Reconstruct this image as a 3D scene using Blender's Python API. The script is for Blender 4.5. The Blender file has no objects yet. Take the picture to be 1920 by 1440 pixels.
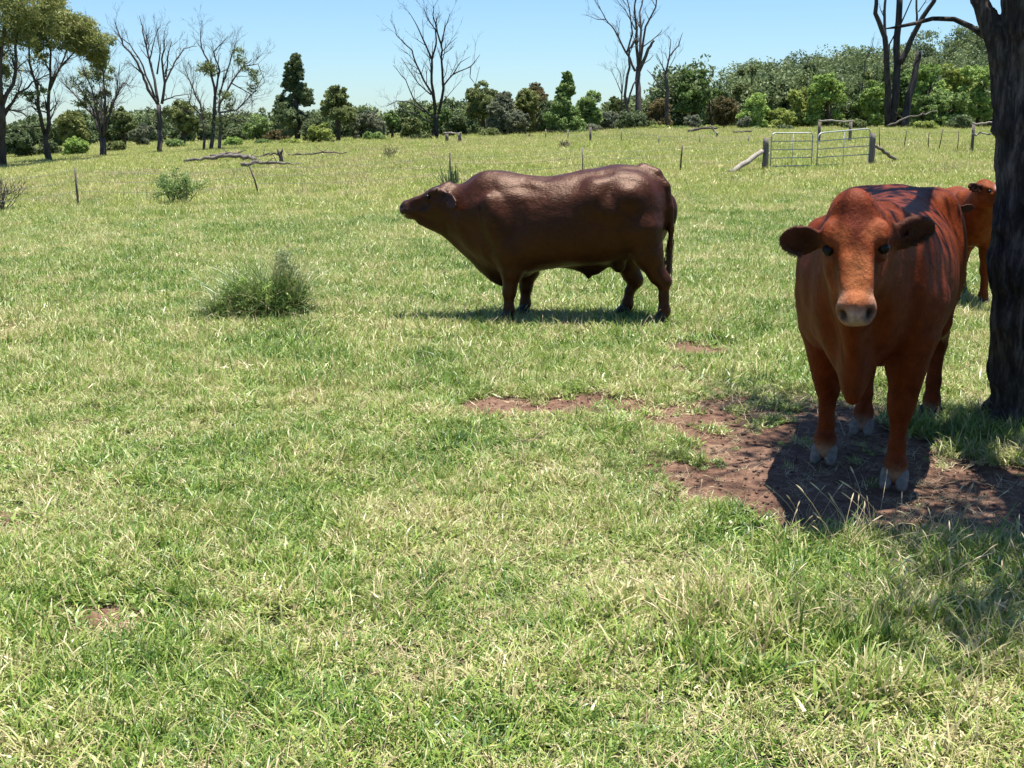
import bpy, math, random
import numpy as np
from mathutils import Vector
random.seed(7); RNG = np.random.default_rng(7)
C = bpy.context.scene.collection
sc = bpy.context.scene
R = math.radians

# ---------------------------------------------------------------- camera, sky, sun, exposure
F_PX, H_CAM, TH = 2250.0, 1.75, math.atan(485/2250.0)
cam_d = bpy.data.cameras.new('camera'); cam = bpy.data.objects.new('camera', cam_d); C.objects.link(cam)
cam.location = (0, 0, H_CAM); cam.rotation_euler = (R(90)-TH, 0, 0)
cam_d.sensor_width = 36; cam_d.lens = F_PX/1920*36; cam_d.clip_start = .05; cam_d.clip_end = 6000
sc.camera = cam
SUN_EL, SUN_AZ = R(81), R(50)          # azimuth measured clockwise from +Y (away from the camera)
w = bpy.data.worlds.new("World"); sc.world = w; w.use_nodes = True
wn = w.node_tree.nodes; wl = w.node_tree.links; wn.clear()
sky = wn.new('ShaderNodeTexSky'); sky.sky_type = 'NISHITA'; sky.sun_disc = False
sky.sun_elevation = SUN_EL; sky.sun_rotation = SUN_AZ; sky.altitude = 200; sky.air_density = 1.0
sky.dust_density = 0.25; sky.ozone_density = 1.2
bg = wn.new('ShaderNodeBackground'); bg.inputs[1].default_value = .06
wo = wn.new('ShaderNodeOutputWorld'); tn = wn.new('ShaderNodeMix'); tn.data_type = 'RGBA'; tn.blend_type = 'MULTIPLY'; tn.inputs[0].default_value = 1; tn.inputs[7].default_value = (.74, .97, 1.22, 1)
wl.new(sky.outputs[0], tn.inputs[6]); wl.new(tn.outputs[2], bg.inputs[0]); wl.new(bg.outputs[0], wo.inputs[0])
sd = bpy.data.lights.new('sun', 'SUN'); sd.energy = 5.0; sd.angle = R(.5); sd.color = (1, .955, .88)
sun = bpy.data.objects.new('sun', sd); C.objects.link(sun)
sv = Vector((math.cos(SUN_EL)*math.sin(SUN_AZ), math.cos(SUN_EL)*math.cos(SUN_AZ), math.sin(SUN_EL)))
sun.rotation_euler = sv.to_track_quat('Z', 'Y').to_euler(); sun.location = (0, 0, 30)
sc.view_settings.view_transform = 'Standard'; sc.view_settings.look = 'None'
sc.view_settings.exposure = 1.12; sc.view_settings.gamma = 1; sc.view_settings.use_curve_mapping = False
sc.cycles.max_bounces = 6; sc.cycles.transparent_max_bounces = 6; sc.cycles.diffuse_bounces = 3
sc.cycles.use_denoising = True

# ---------------------------------------------------------------- pixel <-> world
CT, ST = math.cos(TH), math.sin(TH)
def ray(px, py):
    a = (px-960)/F_PX; b = (720-py)/F_PX
    return np.array([a, CT + b*ST, -ST + b*CT])
def at_Y(px, py, Y):
    r = ray(px, py); t = Y/r[1]; return np.array([r[0]*t, Y, H_CAM + r[2]*t])
def px_m(Y): return Y/F_PX             # metres per photo pixel near distance Y
_T = np.random.default_rng(3).random((64, 64)).astype(np.float32)
def vnoise(x, y, s=1.0):
    x = np.asarray(x, float)*s + 1000; y = np.asarray(y, float)*s + 1000
    xi = np.floor(x).astype(int); yi = np.floor(y).astype(int); fx = x-xi; fy = y-yi
    fx = fx*fx*(3-2*fx); fy = fy*fy*(3-2*fy)
    g = lambda i, j: _T[i % 64, j % 64]
    return (g(xi, yi)*(1-fx)*(1-fy)+g(xi+1, yi)*fx*(1-fy)+g(xi, yi+1)*(1-fx)*fy+g(xi+1, yi+1)*fx*fy)
def fbm(x, y, s=1.0, o=3):
    v = 0; a = .5; t = 0
    for k in range(o): v = v + a*vnoise(np.asarray(x)+17*k, np.asarray(y)-31*k, s); t += a; a *= .5; s *= 2.03
    return v/t
_AZ = (np.array([-400, 0, 300, 500, 800, 1000, 1200, 1500, 1850, 2400])-960)/F_PX
_ZB = np.array([-.5, -.37, .17, .43, .7, .95, 1.42, 1.45, 1.36, 1.3])
_DB = np.array([60, 66, 74, 84, 92, 94, 95, 95, 92, 90.])
def smooth(t): t = np.clip(t, 0, 1); return t*t*(3-2*t)
def gz(x, y):
    x = np.asarray(x, float); y = np.asarray(y, float)
    az = x/np.maximum(np.abs(y), 3.0); d = np.hypot(x, y)
    zb = np.interp(az, _AZ, _ZB); db = np.interp(az, _AZ, _DB)
    z = np.where(y > 0, zb*smooth((d-14)/(db-14)), 0)
    z = z + .035*(fbm(x, y, .45, 2)-.5)*smooth((d-1)/4) + .12*(vnoise(x, y, .11)-.5)*smooth((d-14)/20)
    z = z + 10.5*np.exp(-((x-88)/34)**2-((y-185)/48)**2) + 3.5*np.exp(-((x-45)/30)**2-((y-190)/40)**2)
    return z
def ground(px, py, dmax=120):
    r = ray(px, py); t = 2.0
    while t < dmax:
        p = r*t; 
        if H_CAM + p[2] <= gz(p[0], p[1]): break
        t += .02 + t*.0008
    return np.array([r[0]*t, r[1]*t, float(gz(r[0]*t, r[1]*t))])

# ---------------------------------------------------------------- object helpers
def tag(o, label=None, cat=None, group=None, kind=None):
    if label: o['label'] = label
    if cat: o['category'] = cat
    if group: o['group'] = group
    if kind: o['kind'] = kind
    return o
def empty(name, loc, label, cat, group=None, rz=0):
    o = bpy.data.objects.new(name, None); C.objects.link(o); o.location = loc; o.rotation_euler = (0, 0, rz)
    o.empty_display_size = .2
    return tag(o, label, cat, group)
def np_mesh(name, V, F, attrs=None, smooth_=True, col=None):
    """V (n,3); F (m,k) array or list of such arrays with various k"""
    me = bpy.data.meshes.new(name); V = np.asarray(V, np.float32)
    Fs = F if isinstance(F, list) else [F]
    Fs = [np.asarray(f, np.int32) for f in Fs if len(f)]
    me.vertices.add(len(V)); me.vertices.foreach_set('co', V.ravel())
    nl = sum(f.size for f in Fs); nf = sum(len(f) for f in Fs)
    me.loops.add(nl); me.loops.foreach_set('vertex_index', np.concatenate([f.ravel() for f in Fs]))
    me.polygons.add(nf)
    tot = np.concatenate([np.full(len(f), f.shape[1], np.int32) for f in Fs])
    me.polygons.foreach_set('loop_start', np.concatenate([[0], np.cumsum(tot)[:-1]]).astype(np.int32))
    me.update(calc_edges=True)
    if smooth_: me.polygons.foreach_set('use_smooth', np.ones(nf, bool))
    for k, v in (attrs or {}).items():
        a = me.attributes.new(k, 'FLOAT', 'POINT'); a.data.foreach_set('value', np.asarray(v, np.float32))
    if col is not None:
        a = me.color_attributes.new('Col', 'FLOAT_COLOR', 'POINT')
        c4 = np.ones((len(V), 4), np.float32); c4[:, :3] = col; a.data.foreach_set('color', c4.ravel())
    me.validate(); return me
def put(name, me, mat, parent=None, origin=None):
    """link mesh; if origin given the vertices are world coords and get shifted to it"""
    me.materials.clear(); me.materials.append(mat)
    o = bpy.data.objects.new(name, me)
    C.objects.link(o)
    if origin is not None:
        n = len(me.vertices); co = np.empty(n*3, np.float32); me.vertices.foreach_get('co', co)
        co = co.reshape(-1, 3)-np.asarray(origin, np.float32); me.vertices.foreach_set('co', co.ravel()); me.update()
        if parent is None: o.location = origin
    if parent is not None: o.parent = parent
    return o
class MB:
    def __init__(s): s.V = []; s.Q = []; s.n = 0; s.T = []; s.tone = []
    def tube(s, pts, rad, sides=6, tone=.5, cap=True):
        pts = np.asarray(pts, float); n = len(pts); rad = np.broadcast_to(np.asarray(rad, float), (n,))
        tan = np.gradient(pts, axis=0); tan /= np.linalg.norm(tan, axis=1)[:, None]+1e-9
        ref = np.array([0, 0, 1.]) if abs(tan[0][2]) < .9 else np.array([1., 0, 0])
        u = np.cross(tan, ref); u /= np.linalg.norm(u, axis=1)[:, None]+1e-9; v = np.cross(tan, u)
        a = np.linspace(0, 2*np.pi, sides, endpoint=False)
        ring = pts[:, None, :] + rad[:, None, None]*(np.cos(a)[None, :, None]*u[:, None, :]+np.sin(a)[None, :, None]*v[:, None, :])
        b = s.n; s.V.append(ring.reshape(-1, 3)); s.n += n*sides; s.tone.append(np.full(n*sides, tone))
        i = np.arange(n-1)[:, None]*sides; j = np.arange(sides)[None, :]; j2 = (j+1) % sides
        q = np.stack([i+j, i+j2, i+sides+j2, i+sides+j], -1).reshape(-1, 4)+b; s.Q.append(q[:, ::-1])
        if cap:
            s.V.append(pts[[0, -1]]); s.tone.append(np.full(2, tone)); c0 = s.n; s.n += 2
            jj = np.arange(sides); s.T.append(np.stack([np.full(sides, c0), b+(jj+1) % sides, b+jj], -1)[:, ::-1])
            e = b+(n-1)*sides; s.T.append(np.stack([np.full(sides, c0+1), e+jj, e+(jj+1) % sides], -1)[:, ::-1])
    def quads(s, V, tone):
        """V (n,4,3)"""
        n = len(V); s.V.append(V.reshape(-1, 3)); s.tone.append(np.repeat(tone, 4))
        s.Q.append(np.arange(n*4).reshape(n, 4)+s.n); s.n += n*4
    def mesh(s, name, smooth_=True):
        F = []
        if s.Q: F.append(np.concatenate(s.Q))
        if s.T: F.append(np.concatenate(s.T))
        return np_mesh(name, np.concatenate(s.V), F, {'tone': np.concatenate(s.tone)}, smooth_)

# ---------------------------------------------------------------- materials
def nmat(name):
    m = bpy.data.materials.new(name); m.use_nodes = True; nt = m.node_tree
    b = nt.nodes['Principled BSDF']; return m, nt, nt.nodes, nt.links, b
def ramp(nt, stops, fac=None):
    r = nt.nodes.new('ShaderNodeValToRGB'); e = r.color_ramp.elements
    while len(e) > 1: e.remove(e[0])
    e[0].position = stops[0][0]; e[0].color = (*stops[0][1], 1)
    for p, c in stops[1:]:
        x = e.new(p); x.color = (*c, 1)
    if fac is not None: nt.links.new(fac, r.inputs[0])
    return r.outputs[0]
def noise(nt, scale, detail=3, vec=None, rough=.55, out=0):
    n = nt.nodes.new('ShaderNodeTexNoise'); n.inputs['Scale'].default_value = scale; n.inputs['Detail'].default_value = detail
    n.inputs['Roughness'].default_value = rough
    if vec is not None: nt.links.new(vec, n.inputs['Vector'])
    return n.outputs[out]
def mapping(nt, vec, scale):
    m = nt.nodes.new('ShaderNodeMapping'); m.inputs['Scale'].default_value = scale; nt.links.new(vec, m.inputs[0]); return m.outputs[0]
def mth(nt, op, a, b=None, c=None, clamp=False):
    m = nt.nodes.new('ShaderNodeMath'); m.operation = op; m.use_clamp = clamp
    for i, v in enumerate((a, b, c)):
        if v is None: continue
        if isinstance(v, (int, float)): m.inputs[i].default_value = v
        else: nt.links.new(v, m.inputs[i])
    return m.outputs[0]
def mix(nt, fac, a, b, mode='MIX'):
    m = nt.nodes.new('ShaderNodeMix'); m.data_type = 'RGBA'; m.blend_type = mode
    for s, v in ((m.inputs[0], fac), (m.inputs[6], a), (m.inputs[7], b)):
        if isinstance(v, (int, float)): s.default_value = v
        elif isinstance(v, tuple): s.default_value = (*v, 1)
        else: nt.links.new(v, s)
    return m.outputs[2]
def bump(nt, h, dist, b, strength=1):
    n = nt.nodes.new('ShaderNodeBump'); n.inputs['Distance'].default_value = dist; n.inputs['Strength'].default_value = strength
    nt.links.new(h, n.inputs['Height']); nt.links.new(n.outputs[0], b.inputs['Normal'])
def attr(nt, name, out='Fac'):
    a = nt.nodes.new('ShaderNodeAttribute'); a.attribute_name = name; return a.outputs[out]
def gpos(nt): return nt.nodes.new('ShaderNodeNewGeometry').outputs['Position']
def opos(nt): return nt.nodes.new('ShaderNodeTexCoord').outputs['Object']

def bark_mat(name, dark, light, scale=6, stretch=.25, bd=.02, rough=.9):
    m, nt, N, L, b = nmat(name); v = mapping(nt, opos(nt), (1, 1, stretch))
    n1 = noise(nt, scale, 5, v, .65); n2 = noise(nt, .9, 2, opos(nt))
    f = mth(nt, 'ADD', mth(nt, 'MULTIPLY', n1, .8), mth(nt, 'MULTIPLY', n2, .35))
    L.new(ramp(nt, [(.35, dark), (.75, light)], f), b.inputs['Base Color'])
    b.inputs['Roughness'].default_value = rough; b.inputs['Specular IOR Level'].default_value = .2
    bump(nt, n1, bd, b); return m
M = {}
M['bark_dark'] = bark_mat('charred_bark', (.012, .011, .012), (.07, .062, .06))
M['bark_grey'] = bark_mat('dead_grey_wood', (.03, .026, .026), (.15, .125, .115))
M['bark_brown'] = bark_mat('brown_bark', (.03, .024, .018), (.13, .10, .075))
M['log_wood'] = bark_mat('weathered_log', (.045, .038, .034), (.24, .21, .18), 9, 1, .01)
M['post_wood'] = bark_mat('weathered_post', (.05, .042, .036), (.26, .22, .19), 14, .15, .008)
M['pale_wood'] = bark_mat('pale_rail_wood', (.14, .12, .10), (.38, .34, .29), 14, .5, .006)
def leaf_mat(name, a, b_, c_=None):
    m, nt, N, L, b = nmat(name)
    t = attr(nt, 'tone'); n = noise(nt, .7, 2, gpos(nt))
    f = mth(nt, 'ADD', mth(nt, 'MULTIPLY', t, .75), mth(nt, 'MULTIPLY', n, .4))
    st = [(.2, a), (.62, b_)] + ([(.92, c_)] if c_ else [])
    col = ramp(nt, st, f); L.new(col, b.inputs['Base Color'])
    b.inputs['Roughness'].default_value = .6; b.inputs['Specular IOR Level'].default_value = .25
    tr = N.new('ShaderNodeBsdfTranslucent'); L.new(col, tr.inputs[0]); mx = N.new('ShaderNodeMixShader'); mx.inputs[0].default_value = .28
    L.new(b.outputs[0], mx.inputs[1]); L.new(tr.outputs[0], mx.inputs[2]); L.new(mx.outputs[0], N['Material Output'].inputs[0])
    return m
M['olive'] = leaf_mat('olive_foliage', (.085, .11, .04), (.21, .25, .09), (.31, .34, .13))
M['gold'] = leaf_mat('golden_olive_foliage', (.11, .13, .04), (.24, .275, .085), (.35, .33, .12))
M['dark'] = leaf_mat('dark_green_foliage', (.06, .09, .04), (.165, .21, .095), (.26, .31, .15))
M['mid'] = leaf_mat('mid_green_foliage', (.075, .13, .04), (.23, .33, .10), (.37, .46, .17))
M['bright'] = leaf_mat('bright_green_foliage', (.11, .18, .04), (.34, .47, .12), (.52, .62, .21))
M['grey'] = leaf_mat('grey_green_foliage', (.10, .115, .07), (.22, .24, .15), (.33, .34, .24))
M['yellow'] = leaf_mat('yellow_green_foliage', (.14, .18, .04), (.37, .43, .11), (.54, .58, .20))
M['rust'] = leaf_mat('rusty_brown_foliage', (.075, .065, .03), (.17, .145, .06), (.24, .19, .09))
M['far'] = leaf_mat('far_wood_foliage', (.07, .105, .045), (.17, .22, .09), (.27, .32, .14))

def metal(name, col, rough, met=.6):
    m, nt, N, L, b = nmat(name); n = noise(nt, 30, 3, opos(nt))
    L.new(ramp(nt, [(.3, tuple(c*.6 for c in col)), (.7, col)], n), b.inputs['Base Color'])
    b.inputs['Roughness'].default_value = rough; b.inputs['Metallic'].default_value = met; return m
M['galv'] = metal('galvanised_steel', (.5, .52, .5), .5, .4)
M['rusty'] = metal('rusty_steel', (.09, .065, .05), .8, .2)
M['wire'] = metal('old_fence_wire', (.22, .21, .19), .6, .3)

def coat_mat(name, rough=.5, sheen=.25, hair=1.0, spec=.16):
    m, nt, N, L, b = nmat(name); col = attr(nt, 'Col', 'Color'); o = opos(nt)
    big = noise(nt, 3.5, 3, o); fine = noise(nt, 1.0, 4, mapping(nt, o, (28, 90, 60)), .7)
    mott = noise(nt, 15, 4, o, .65); f = mth(nt, 'ADD', mth(nt, 'MULTIPLY', big, .45), mth(nt, 'MULTIPLY', fine, .4)); f = mth(nt, 'ADD', f, mth(nt, 'MULTIPLY', mth(nt, 'SUBTRACT', mott, .5), .9)); f = mth(nt, 'ADD', f, .21)
    fac = ramp(nt, [(.25, (.35, .3, .28)), (.52, (1, 1, 1)), (.80, (1.6, 1.75, 1.9))], f)
    L.new(mix(nt, 1.0, col, fac, 'MULTIPLY'), b.inputs['Base Color'])
    b.inputs['Roughness'].default_value = rough; b.inputs['Specular IOR Level'].default_value = spec
    b.inputs['Specular Tint'].default_value = (1, .66, .48, 1); b.inputs['Sheen Weight'].default_value = sheen; b.inputs['Sheen Roughness'].default_value = .4
    wr = noise(nt, 9, 4, o, .6)
    hh = mth(nt, 'ADD', mth(nt, 'MULTIPLY', fine, .35*hair), mth(nt, 'MULTIPLY', wr, 1.0))
    bump(nt, hh, .012, b, .8); return m
M['bull_coat'] = coat_mat('dark_red_coat', .44, .0, spec=.34, hair=1.2)
M['cow_coat'] = coat_mat('red_brown_coat', .55, .0, spec=.13, hair=1.2)
def plain(name, col, rough=.5, spec=.5, ns=40, var=.35):
    m, nt, N, L, b = nmat(name); n = noise(nt, ns, 3, opos(nt))
    L.new(ramp(nt, [(.3, tuple(c*(1-var) for c in col)), (.7, tuple(min(1, c*(1+var)) for c in col))], n), b.inputs['Base Color'])
    b.inputs['Roughness'].default_value = rough; b.inputs['Specular IOR Level'].default_value = spec; bump(nt, n, .002, b); return m
M['hoof_dark'] = plain('dark_hoof', (.025, .021, .02), .6, .3)
M['hoof_pale'] = plain('pale_grey_hoof', (.16, .13, .105), .7)
M['eye'] = plain('dark_eye', (.010, .007, .006), .35, .18, 5, .1)
M['hair_tail'] = plain('tail_hair', (.13, .07, .04), .6)
M['hair_red'] = plain('red_hair', (.16, .05, .02), .6)
M['hair_ear'] = plain('ear_hair', (.07, .025, .015), .7)

M['hair_face'] = plain('face_hair', (.16, .032, .012), .7, .2, 30, .5)

# ---------------------------------------------------------------- implicit surfaces for animals and big trunk
def unit(v): v = np.asarray(v, float); return v/(np.linalg.norm(v)+1e-12)
_N3 = np.random.default_rng(11).random((32, 32, 32)).astype(np.float32)
def n3(x, y, z):
    xi = np.floor(x).astype(np.int32); yi = np.floor(y).astype(np.int32); zi = np.floor(z).astype(np.int32)
    fx = x-xi; fy = y-yi; fz = z-zi; fx = fx*fx*(3-2*fx); fy = fy*fy*(3-2*fy); fz = fz*fz*(3-2*fz)
    r = 0
    for a in (0, 1):
        for b in (0, 1):
            for c in (0, 1):
                r = r + _N3[(xi+a) % 32, (yi+b) % 32, (zi+c) % 32]*(fx if a else 1-fx)*(fy if b else 1-fy)*(fz if c else 1-fz)
    return r
class Field:
    MG = .17
    def __init__(s, lo, hi, h, col):
        s.lo = np.array(lo, float); s.h = h; n = np.ceil((np.array(hi)-s.lo)/h).astype(int)+1; s.n = n
        s.ax = [(s.lo[i]+h*np.arange(n[i])).astype(np.float32) for i in range(3)]
        s.D = np.full(n, .5, np.float32); s.C = np.empty((*n, 3), np.float32); s.C[:] = col; s.base = col
    def sub(s, lo, hi):
        sl = []
        for i in range(3):
            a = int(max(0, math.floor((lo[i]-s.lo[i])/s.h))); b = int(min(s.n[i], math.ceil((hi[i]-s.lo[i])/s.h)+1)); sl.append(slice(a, max(a, b)))
        sl = tuple(sl); g = np.meshgrid(*[s.ax[i][sl[i]] for i in range(3)], indexing='ij', sparse=True); return sl, g
    def blend(s, sl, d, k, col, cut=False, kc=None):
        D0 = s.D[sl]
        if D0.size == 0: return
        if cut:
            h = np.clip(.5-.5*(D0+d)/k, 0, 1); s.D[sl] = D0*(1-h)+(-d)*h+k*h*(1-h)
        else:
            h = np.clip(.5+.5*(D0-d)/k, 0, 1); s.D[sl] = D0*(1-h)+d*h-k*h*(1-h)
        if col is not None:
            hc = h[..., None]; s.C[sl] = s.C[sl]*(1-hc)+np.asarray(col, np.float32)*hc
    def cone(s, a, b, ra, rb, k=.04, col=None, sq=None, cut=False):
        """tapered capsule; sq=(direction, factor) squashes it along direction (factor<1 thinner)"""
        a = np.array(a, float); b = np.array(b, float); m = max(ra, rb)+s.MG
        sl, (x, y, z) = s.sub(np.minimum(a, b)-m, np.maximum(a, b)+m)
        if sq is not None:
            u = unit(sq[0]); f = 1/sq[1]-1; e = (x-a[0])*u[0]+(y-a[1])*u[1]+(z-a[2])*u[2]
            x = x+u[0]*f*e; y = y+u[1]*f*e; z = z+u[2]*f*e; bb = b+u*f*np.dot(b-a, u)
        else: bb = b
        ab = bb-a; L2 = ab@ab+1e-9
        t = np.clip(((x-a[0])*ab[0]+(y-a[1])*ab[1]+(z-a[2])*ab[2])/L2, 0, 1)
        d = np.sqrt((x-a[0]-t*ab[0])**2+(y-a[1]-t*ab[1])**2+(z-a[2]-t*ab[2])**2)-(ra+(rb-ra)*t)
        if sq is not None: d = d*(.5+.5*sq[1])
        s.blend(sl, d.astype(np.float32), k, s.base if col is None and not cut else col, cut)
    def chain(s, pts, rad, k=.03, col=None, sq=None):
        for i in range(len(pts)-1): s.cone(pts[i], pts[i+1], rad[i], rad[i+1], k, col, sq)
    def ell(s, c, r, k=.04, fr=None, col=None, cut=False, tint=False):
        c = np.array(c, float); r = np.array(r, float); fr = np.eye(3) if fr is None else np.array(fr); m = r.max()+s.MG
        sl, (x, y, z) = s.sub(c-m, c+m); x = x-c[0]; y = y-c[1]; z = z-c[2]
        q = [(x*fr[i][0]+y*fr[i][1]+z*fr[i][2]) for i in range(3)]
        k0 = np.sqrt(sum((q[i]/r[i])**2 for i in range(3)))+1e-6; k1 = np.sqrt(sum((q[i]/r[i]**2)**2 for i in range(3)))+1e-6
        d = (k0*(k0-1)/k1).astype(np.float32)
        if tint:                                   # colour only
            h = np.clip(.5-.5*d/k, 0, 1)[..., None]; s.C[sl] = s.C[sl]*(1-h)+np.asarray(col, np.float32)*h; return
        s.blend(sl, d, k, s.base if col is None and not cut else col, cut)
    def loft(s, O, fx, fy, fz, st, k=.05, col=None, e=2.2, wz=0.0, end=.05):
        """st rows: x, top, bottom, half width in frame (fx forward, fy side, fz up) at O"""
        st = np.array(sorted(st), float); O = np.array(O, float); fx, fy, fz = map(np.array, (fx, fy, fz))
        cs = [O+fx*r[0]+fz*zz+fy*yy for r in st for zz in (r[1], r[2]) for yy in (-r[3], r[3])]
        sl, (x, y, z) = s.sub(np.min(cs, 0)-s.MG, np.max(cs, 0)+s.MG)
        x = x-O[0]; y = y-O[1]; z = z-O[2]
        u = x*fx[0]+y*fx[1]+z*fx[2]; v = x*fy[0]+y*fy[1]+z*fy[2]; ww = x*fz[0]+y*fz[1]+z*fz[2]
        xs = np.linspace(st[0, 0], st[-1, 0], 160)
        def cr(j):                                   # catmull-rom style smoothing
            yv = np.interp(xs, st[:, 0], st[:, j]); kk = np.hanning(15); kk /= kk.sum()
            p = np.pad(yv, 7, mode='edge'); p[:7] = 2*yv[0]-yv[1:8][::-1]; p[-7:] = 2*yv[-1]-yv[-8:-1][::-1]
            return np.convolve(p, kk, 'valid')
        T, B, W = [np.interp(u, xs, cr(j)).astype(np.float32) for j in (1, 2, 3)]
        hh = (T-B)/2; zc = (T+B)/2; q = (ww-zc)/hh
        if wz: W = W*(1-wz*np.clip(q, -1, 1))       # wz>0: wider low down
        r = (np.abs(v/W)**e+np.abs(q)**e)**(1/e)
        d = (r-1)*np.minimum(W, hh)
        ex = np.maximum(st[0, 0]-u, u-st[-1, 0]); d = np.where(ex > 0, np.sqrt(np.maximum(d+end, 0)**2+ex**2)-end, d)
        s.blend(sl, d.astype(np.float32), k, s.base if col is None else col)
    def mesh(s, name, jitter=0, jf=6, folds=0, fold_lo=.35):
        D = s.D
        if folds:
            act = np.argwhere(np.abs(D) < .06); p = [s.ax[i][act[:, i]] for i in range(3)]
            D[tuple(act.T)] += (folds*(n3(p[0]*7+3, p[1]*13+3, p[2]*2.2+4)-.5)*np.clip((p[0]-fold_lo)*2.2, .15, 1)*np.clip((p[2]-.45)*3, 0, 1)*np.clip((1.34-p[0])*6, 0, 1)).astype(np.float32)
        if jitter:
            act = np.argwhere(np.abs(D) < .06)
            p = [s.ax[i][act[:, i]] for i in range(3)]
            D[tuple(act.T)] += (jitter*(n3(p[0]*jf+5, p[1]*jf+5, p[2]*jf+5)-.5)+jitter*.5*(n3(p[0]*jf*2.7, p[1]*jf*2.7, p[2]*jf*2.7)-.5)).astype(np.float32)
        neg = D < 0; nx, ny, nz = D.shape
        cnt = np.zeros((nx-1, ny-1, nz-1), np.int8)
        offs = [(a, b, c) for a in (0, 1) for b in (0, 1) for c in (0, 1)]
        for a, b, c in offs: cnt += neg[a:nx-1+a, b:ny-1+b, c:nz-1+c]
        cell = np.argwhere((cnt > 0) & (cnt < 8)); idx = np.full(cnt.shape, -1, np.int32); idx[tuple(cell.T)] = np.arange(len(cell))
        val = {o: D[cell[:, 0]+o[0], cell[:, 1]+o[1], cell[:, 2]+o[2]] for o in offs}
        acc = np.zeros((len(cell), 3)); w = np.zeros(len(cell))
        for o in offs:
            for ax in range(3):
                if o[ax]: continue
                p = list(o); p[ax] = 1; p = tuple(p); v0, v1 = val[o], val[p]; mk = (v0 < 0) != (v1 < 0)
                t = np.where(mk, v0/(v0-v1+1e-12*(v0 == v1)), 0); pt = np.array(o, float)[None]+np.zeros((len(cell), 3)); pt[:, ax] += t
                acc[mk] += pt[mk]; w[mk] += 1
        loc = acc/w[:, None]; V = s.lo+(cell+loc)*s.h
        Q = []
        for ax in range(3):
            o1, o2 = (ax+1) % 3, (ax+2) % 3
            sa = [slice(None)]*3; sb = [slice(None)]*3; sa[ax] = slice(0, -1); sb[ax] = slice(1, None)
            ch = neg[tuple(sa)] != neg[tuple(sb)]; e = np.argwhere(ch)
            e = e[(e[:, o1] > 0) & (e[:, o2] > 0) & (e[:, o1] < D.shape[o1]-1) & (e[:, o2] < D.shape[o2]-1)]
            def g(d1, d2): c = e.copy(); c[:, o1] -= d1; c[:, o2] -= d2; return idx[tuple(c.T)]
            q = np.stack([g(1, 1), g(0, 1), g(0, 0), g(1, 0)], -1); fl = neg[tuple(e.T)]
            q[~fl] = q[~fl][:, ::-1]; Q.append(q)
        Q = np.concatenate(Q); Q = Q[(Q >= 0).all(1)]
        col = s.C[tuple((cell+np.round(loc).astype(int)).T)]
        # light Laplacian smoothing of position and colour
        for it in range(2):
            Sv = np.zeros_like(V); Sc = np.zeros_like(col); n = np.zeros(len(V))
            for a, b in ((0, 1), (1, 2), (2, 3), (3, 0)):
                for p, q in ((a, b), (b, a)):
                    for j in range(3): Sv[:, j] += np.bincount(Q[:, p], V[Q[:, q], j], len(V)); Sc[:, j] += np.bincount(Q[:, p], col[Q[:, q], j], len(V))
                    n += np.bincount(Q[:, p], minlength=len(V))
            n = np.maximum(n, 1)[:, None]; V = V*.6+.4*Sv/n; col = col*.5+.5*Sc/n
        return np_mesh(name, V, Q, col=col)

def head(Fd, O, a, n, L=.5, base=None, muz=(.3, .2, .17), pad=(.42, .33, .3), face=None, wide=1.0):
    """O poll on the forehead line, a unit vector poll->muzzle, n outward normal of the forehead"""
    a = unit(a); n = unit(n-a*np.dot(n, a)); b = np.cross(a, n); k = L/.5; fr = [a, b, n]
    P = lambda s, l, m: O+a*s*L+b*l*k*wide+n*m*k
    st = [(-.05, -.05, -.13, .05), (.03, .004, -.17, .070), (.14, .006, -.21, .094), (.26, .012, -.24, .113), (.38, .006, -.245, .100), (.5, -.004, -.225, .082),
          (.65, -.012, -.19, .066), (.8, -.012, -.165, .062), (.9, -.010, -.158, .072), (.97, -.014, -.152, .070), (1.02, -.035, -.13, .055)]
    Fd.loft(O, a, b, n, [(s*L, t*k, u*k, w*k*wide) for s, t, u, w in st], .035, face, 2.3, .12, .02)
    for sg in (-1, 1):
        Fd.ell(P(.30, sg*.098, -.012), np.array([.055, .032, .026])*k, .02, fr, face)      # brow
        Fd.ell(P(.44, sg*.070, -.155), np.array([.12, .035, .075])*k, .04, fr, face)      # cheek
        Fd.ell(P(.62, sg*.045, -.035), np.array([.10, .022, .03])*k, .04, fr, face)       # nasal ridge side
        Fd.ell(P(.56, sg*.093, -.085), np.array([.11, .026, .05])*k, .035, fr, None, cut=True)
        Fd.ell(P(.42, sg*.118, -.042), np.array([.034, .022, .022])*k, .012, fr, None, cut=True)
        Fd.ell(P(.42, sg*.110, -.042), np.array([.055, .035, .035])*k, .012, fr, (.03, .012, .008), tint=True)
        Fd.ell(P(.45, sg*.108, -.066), np.array([.034, .016, .008])*k, .01, fr, face)
    Fd.ell(P(.0, 0, -.01), np.array([.05, .05, .04])*k, .05, fr, face)                   # poll
    Fd.ell(P(.92, 0, -.07), np.array([.055, .076, .074])*k, .03, fr, None)
    Fd.ell(P(.90, 0, -.145), np.array([.06, .048, .03])*k, .02, fr, None)                 # chin
    Fd.ell(P(.93, 0, -.075), np.array([.06, .09, .07])*k, .03, fr, muz, tint=True)
    Fd.ell(P(1.0, 0, -.06), np.array([.028, .06, .045])*k, .02, fr, pad)                  # nose pad
    for sg in (-1, 1):
        Fd.ell(P(1.02, sg*.050, -.038), np.array([.04, .017, .024])*k, .012, fr, (.02, .01, .01), cut=True)
    Fd.ell(P(.98, 0, -.118), np.array([.10, .085, .008])*k, .006, fr, (.05, .03, .03), cut=True)   # mouth
    return P
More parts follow.
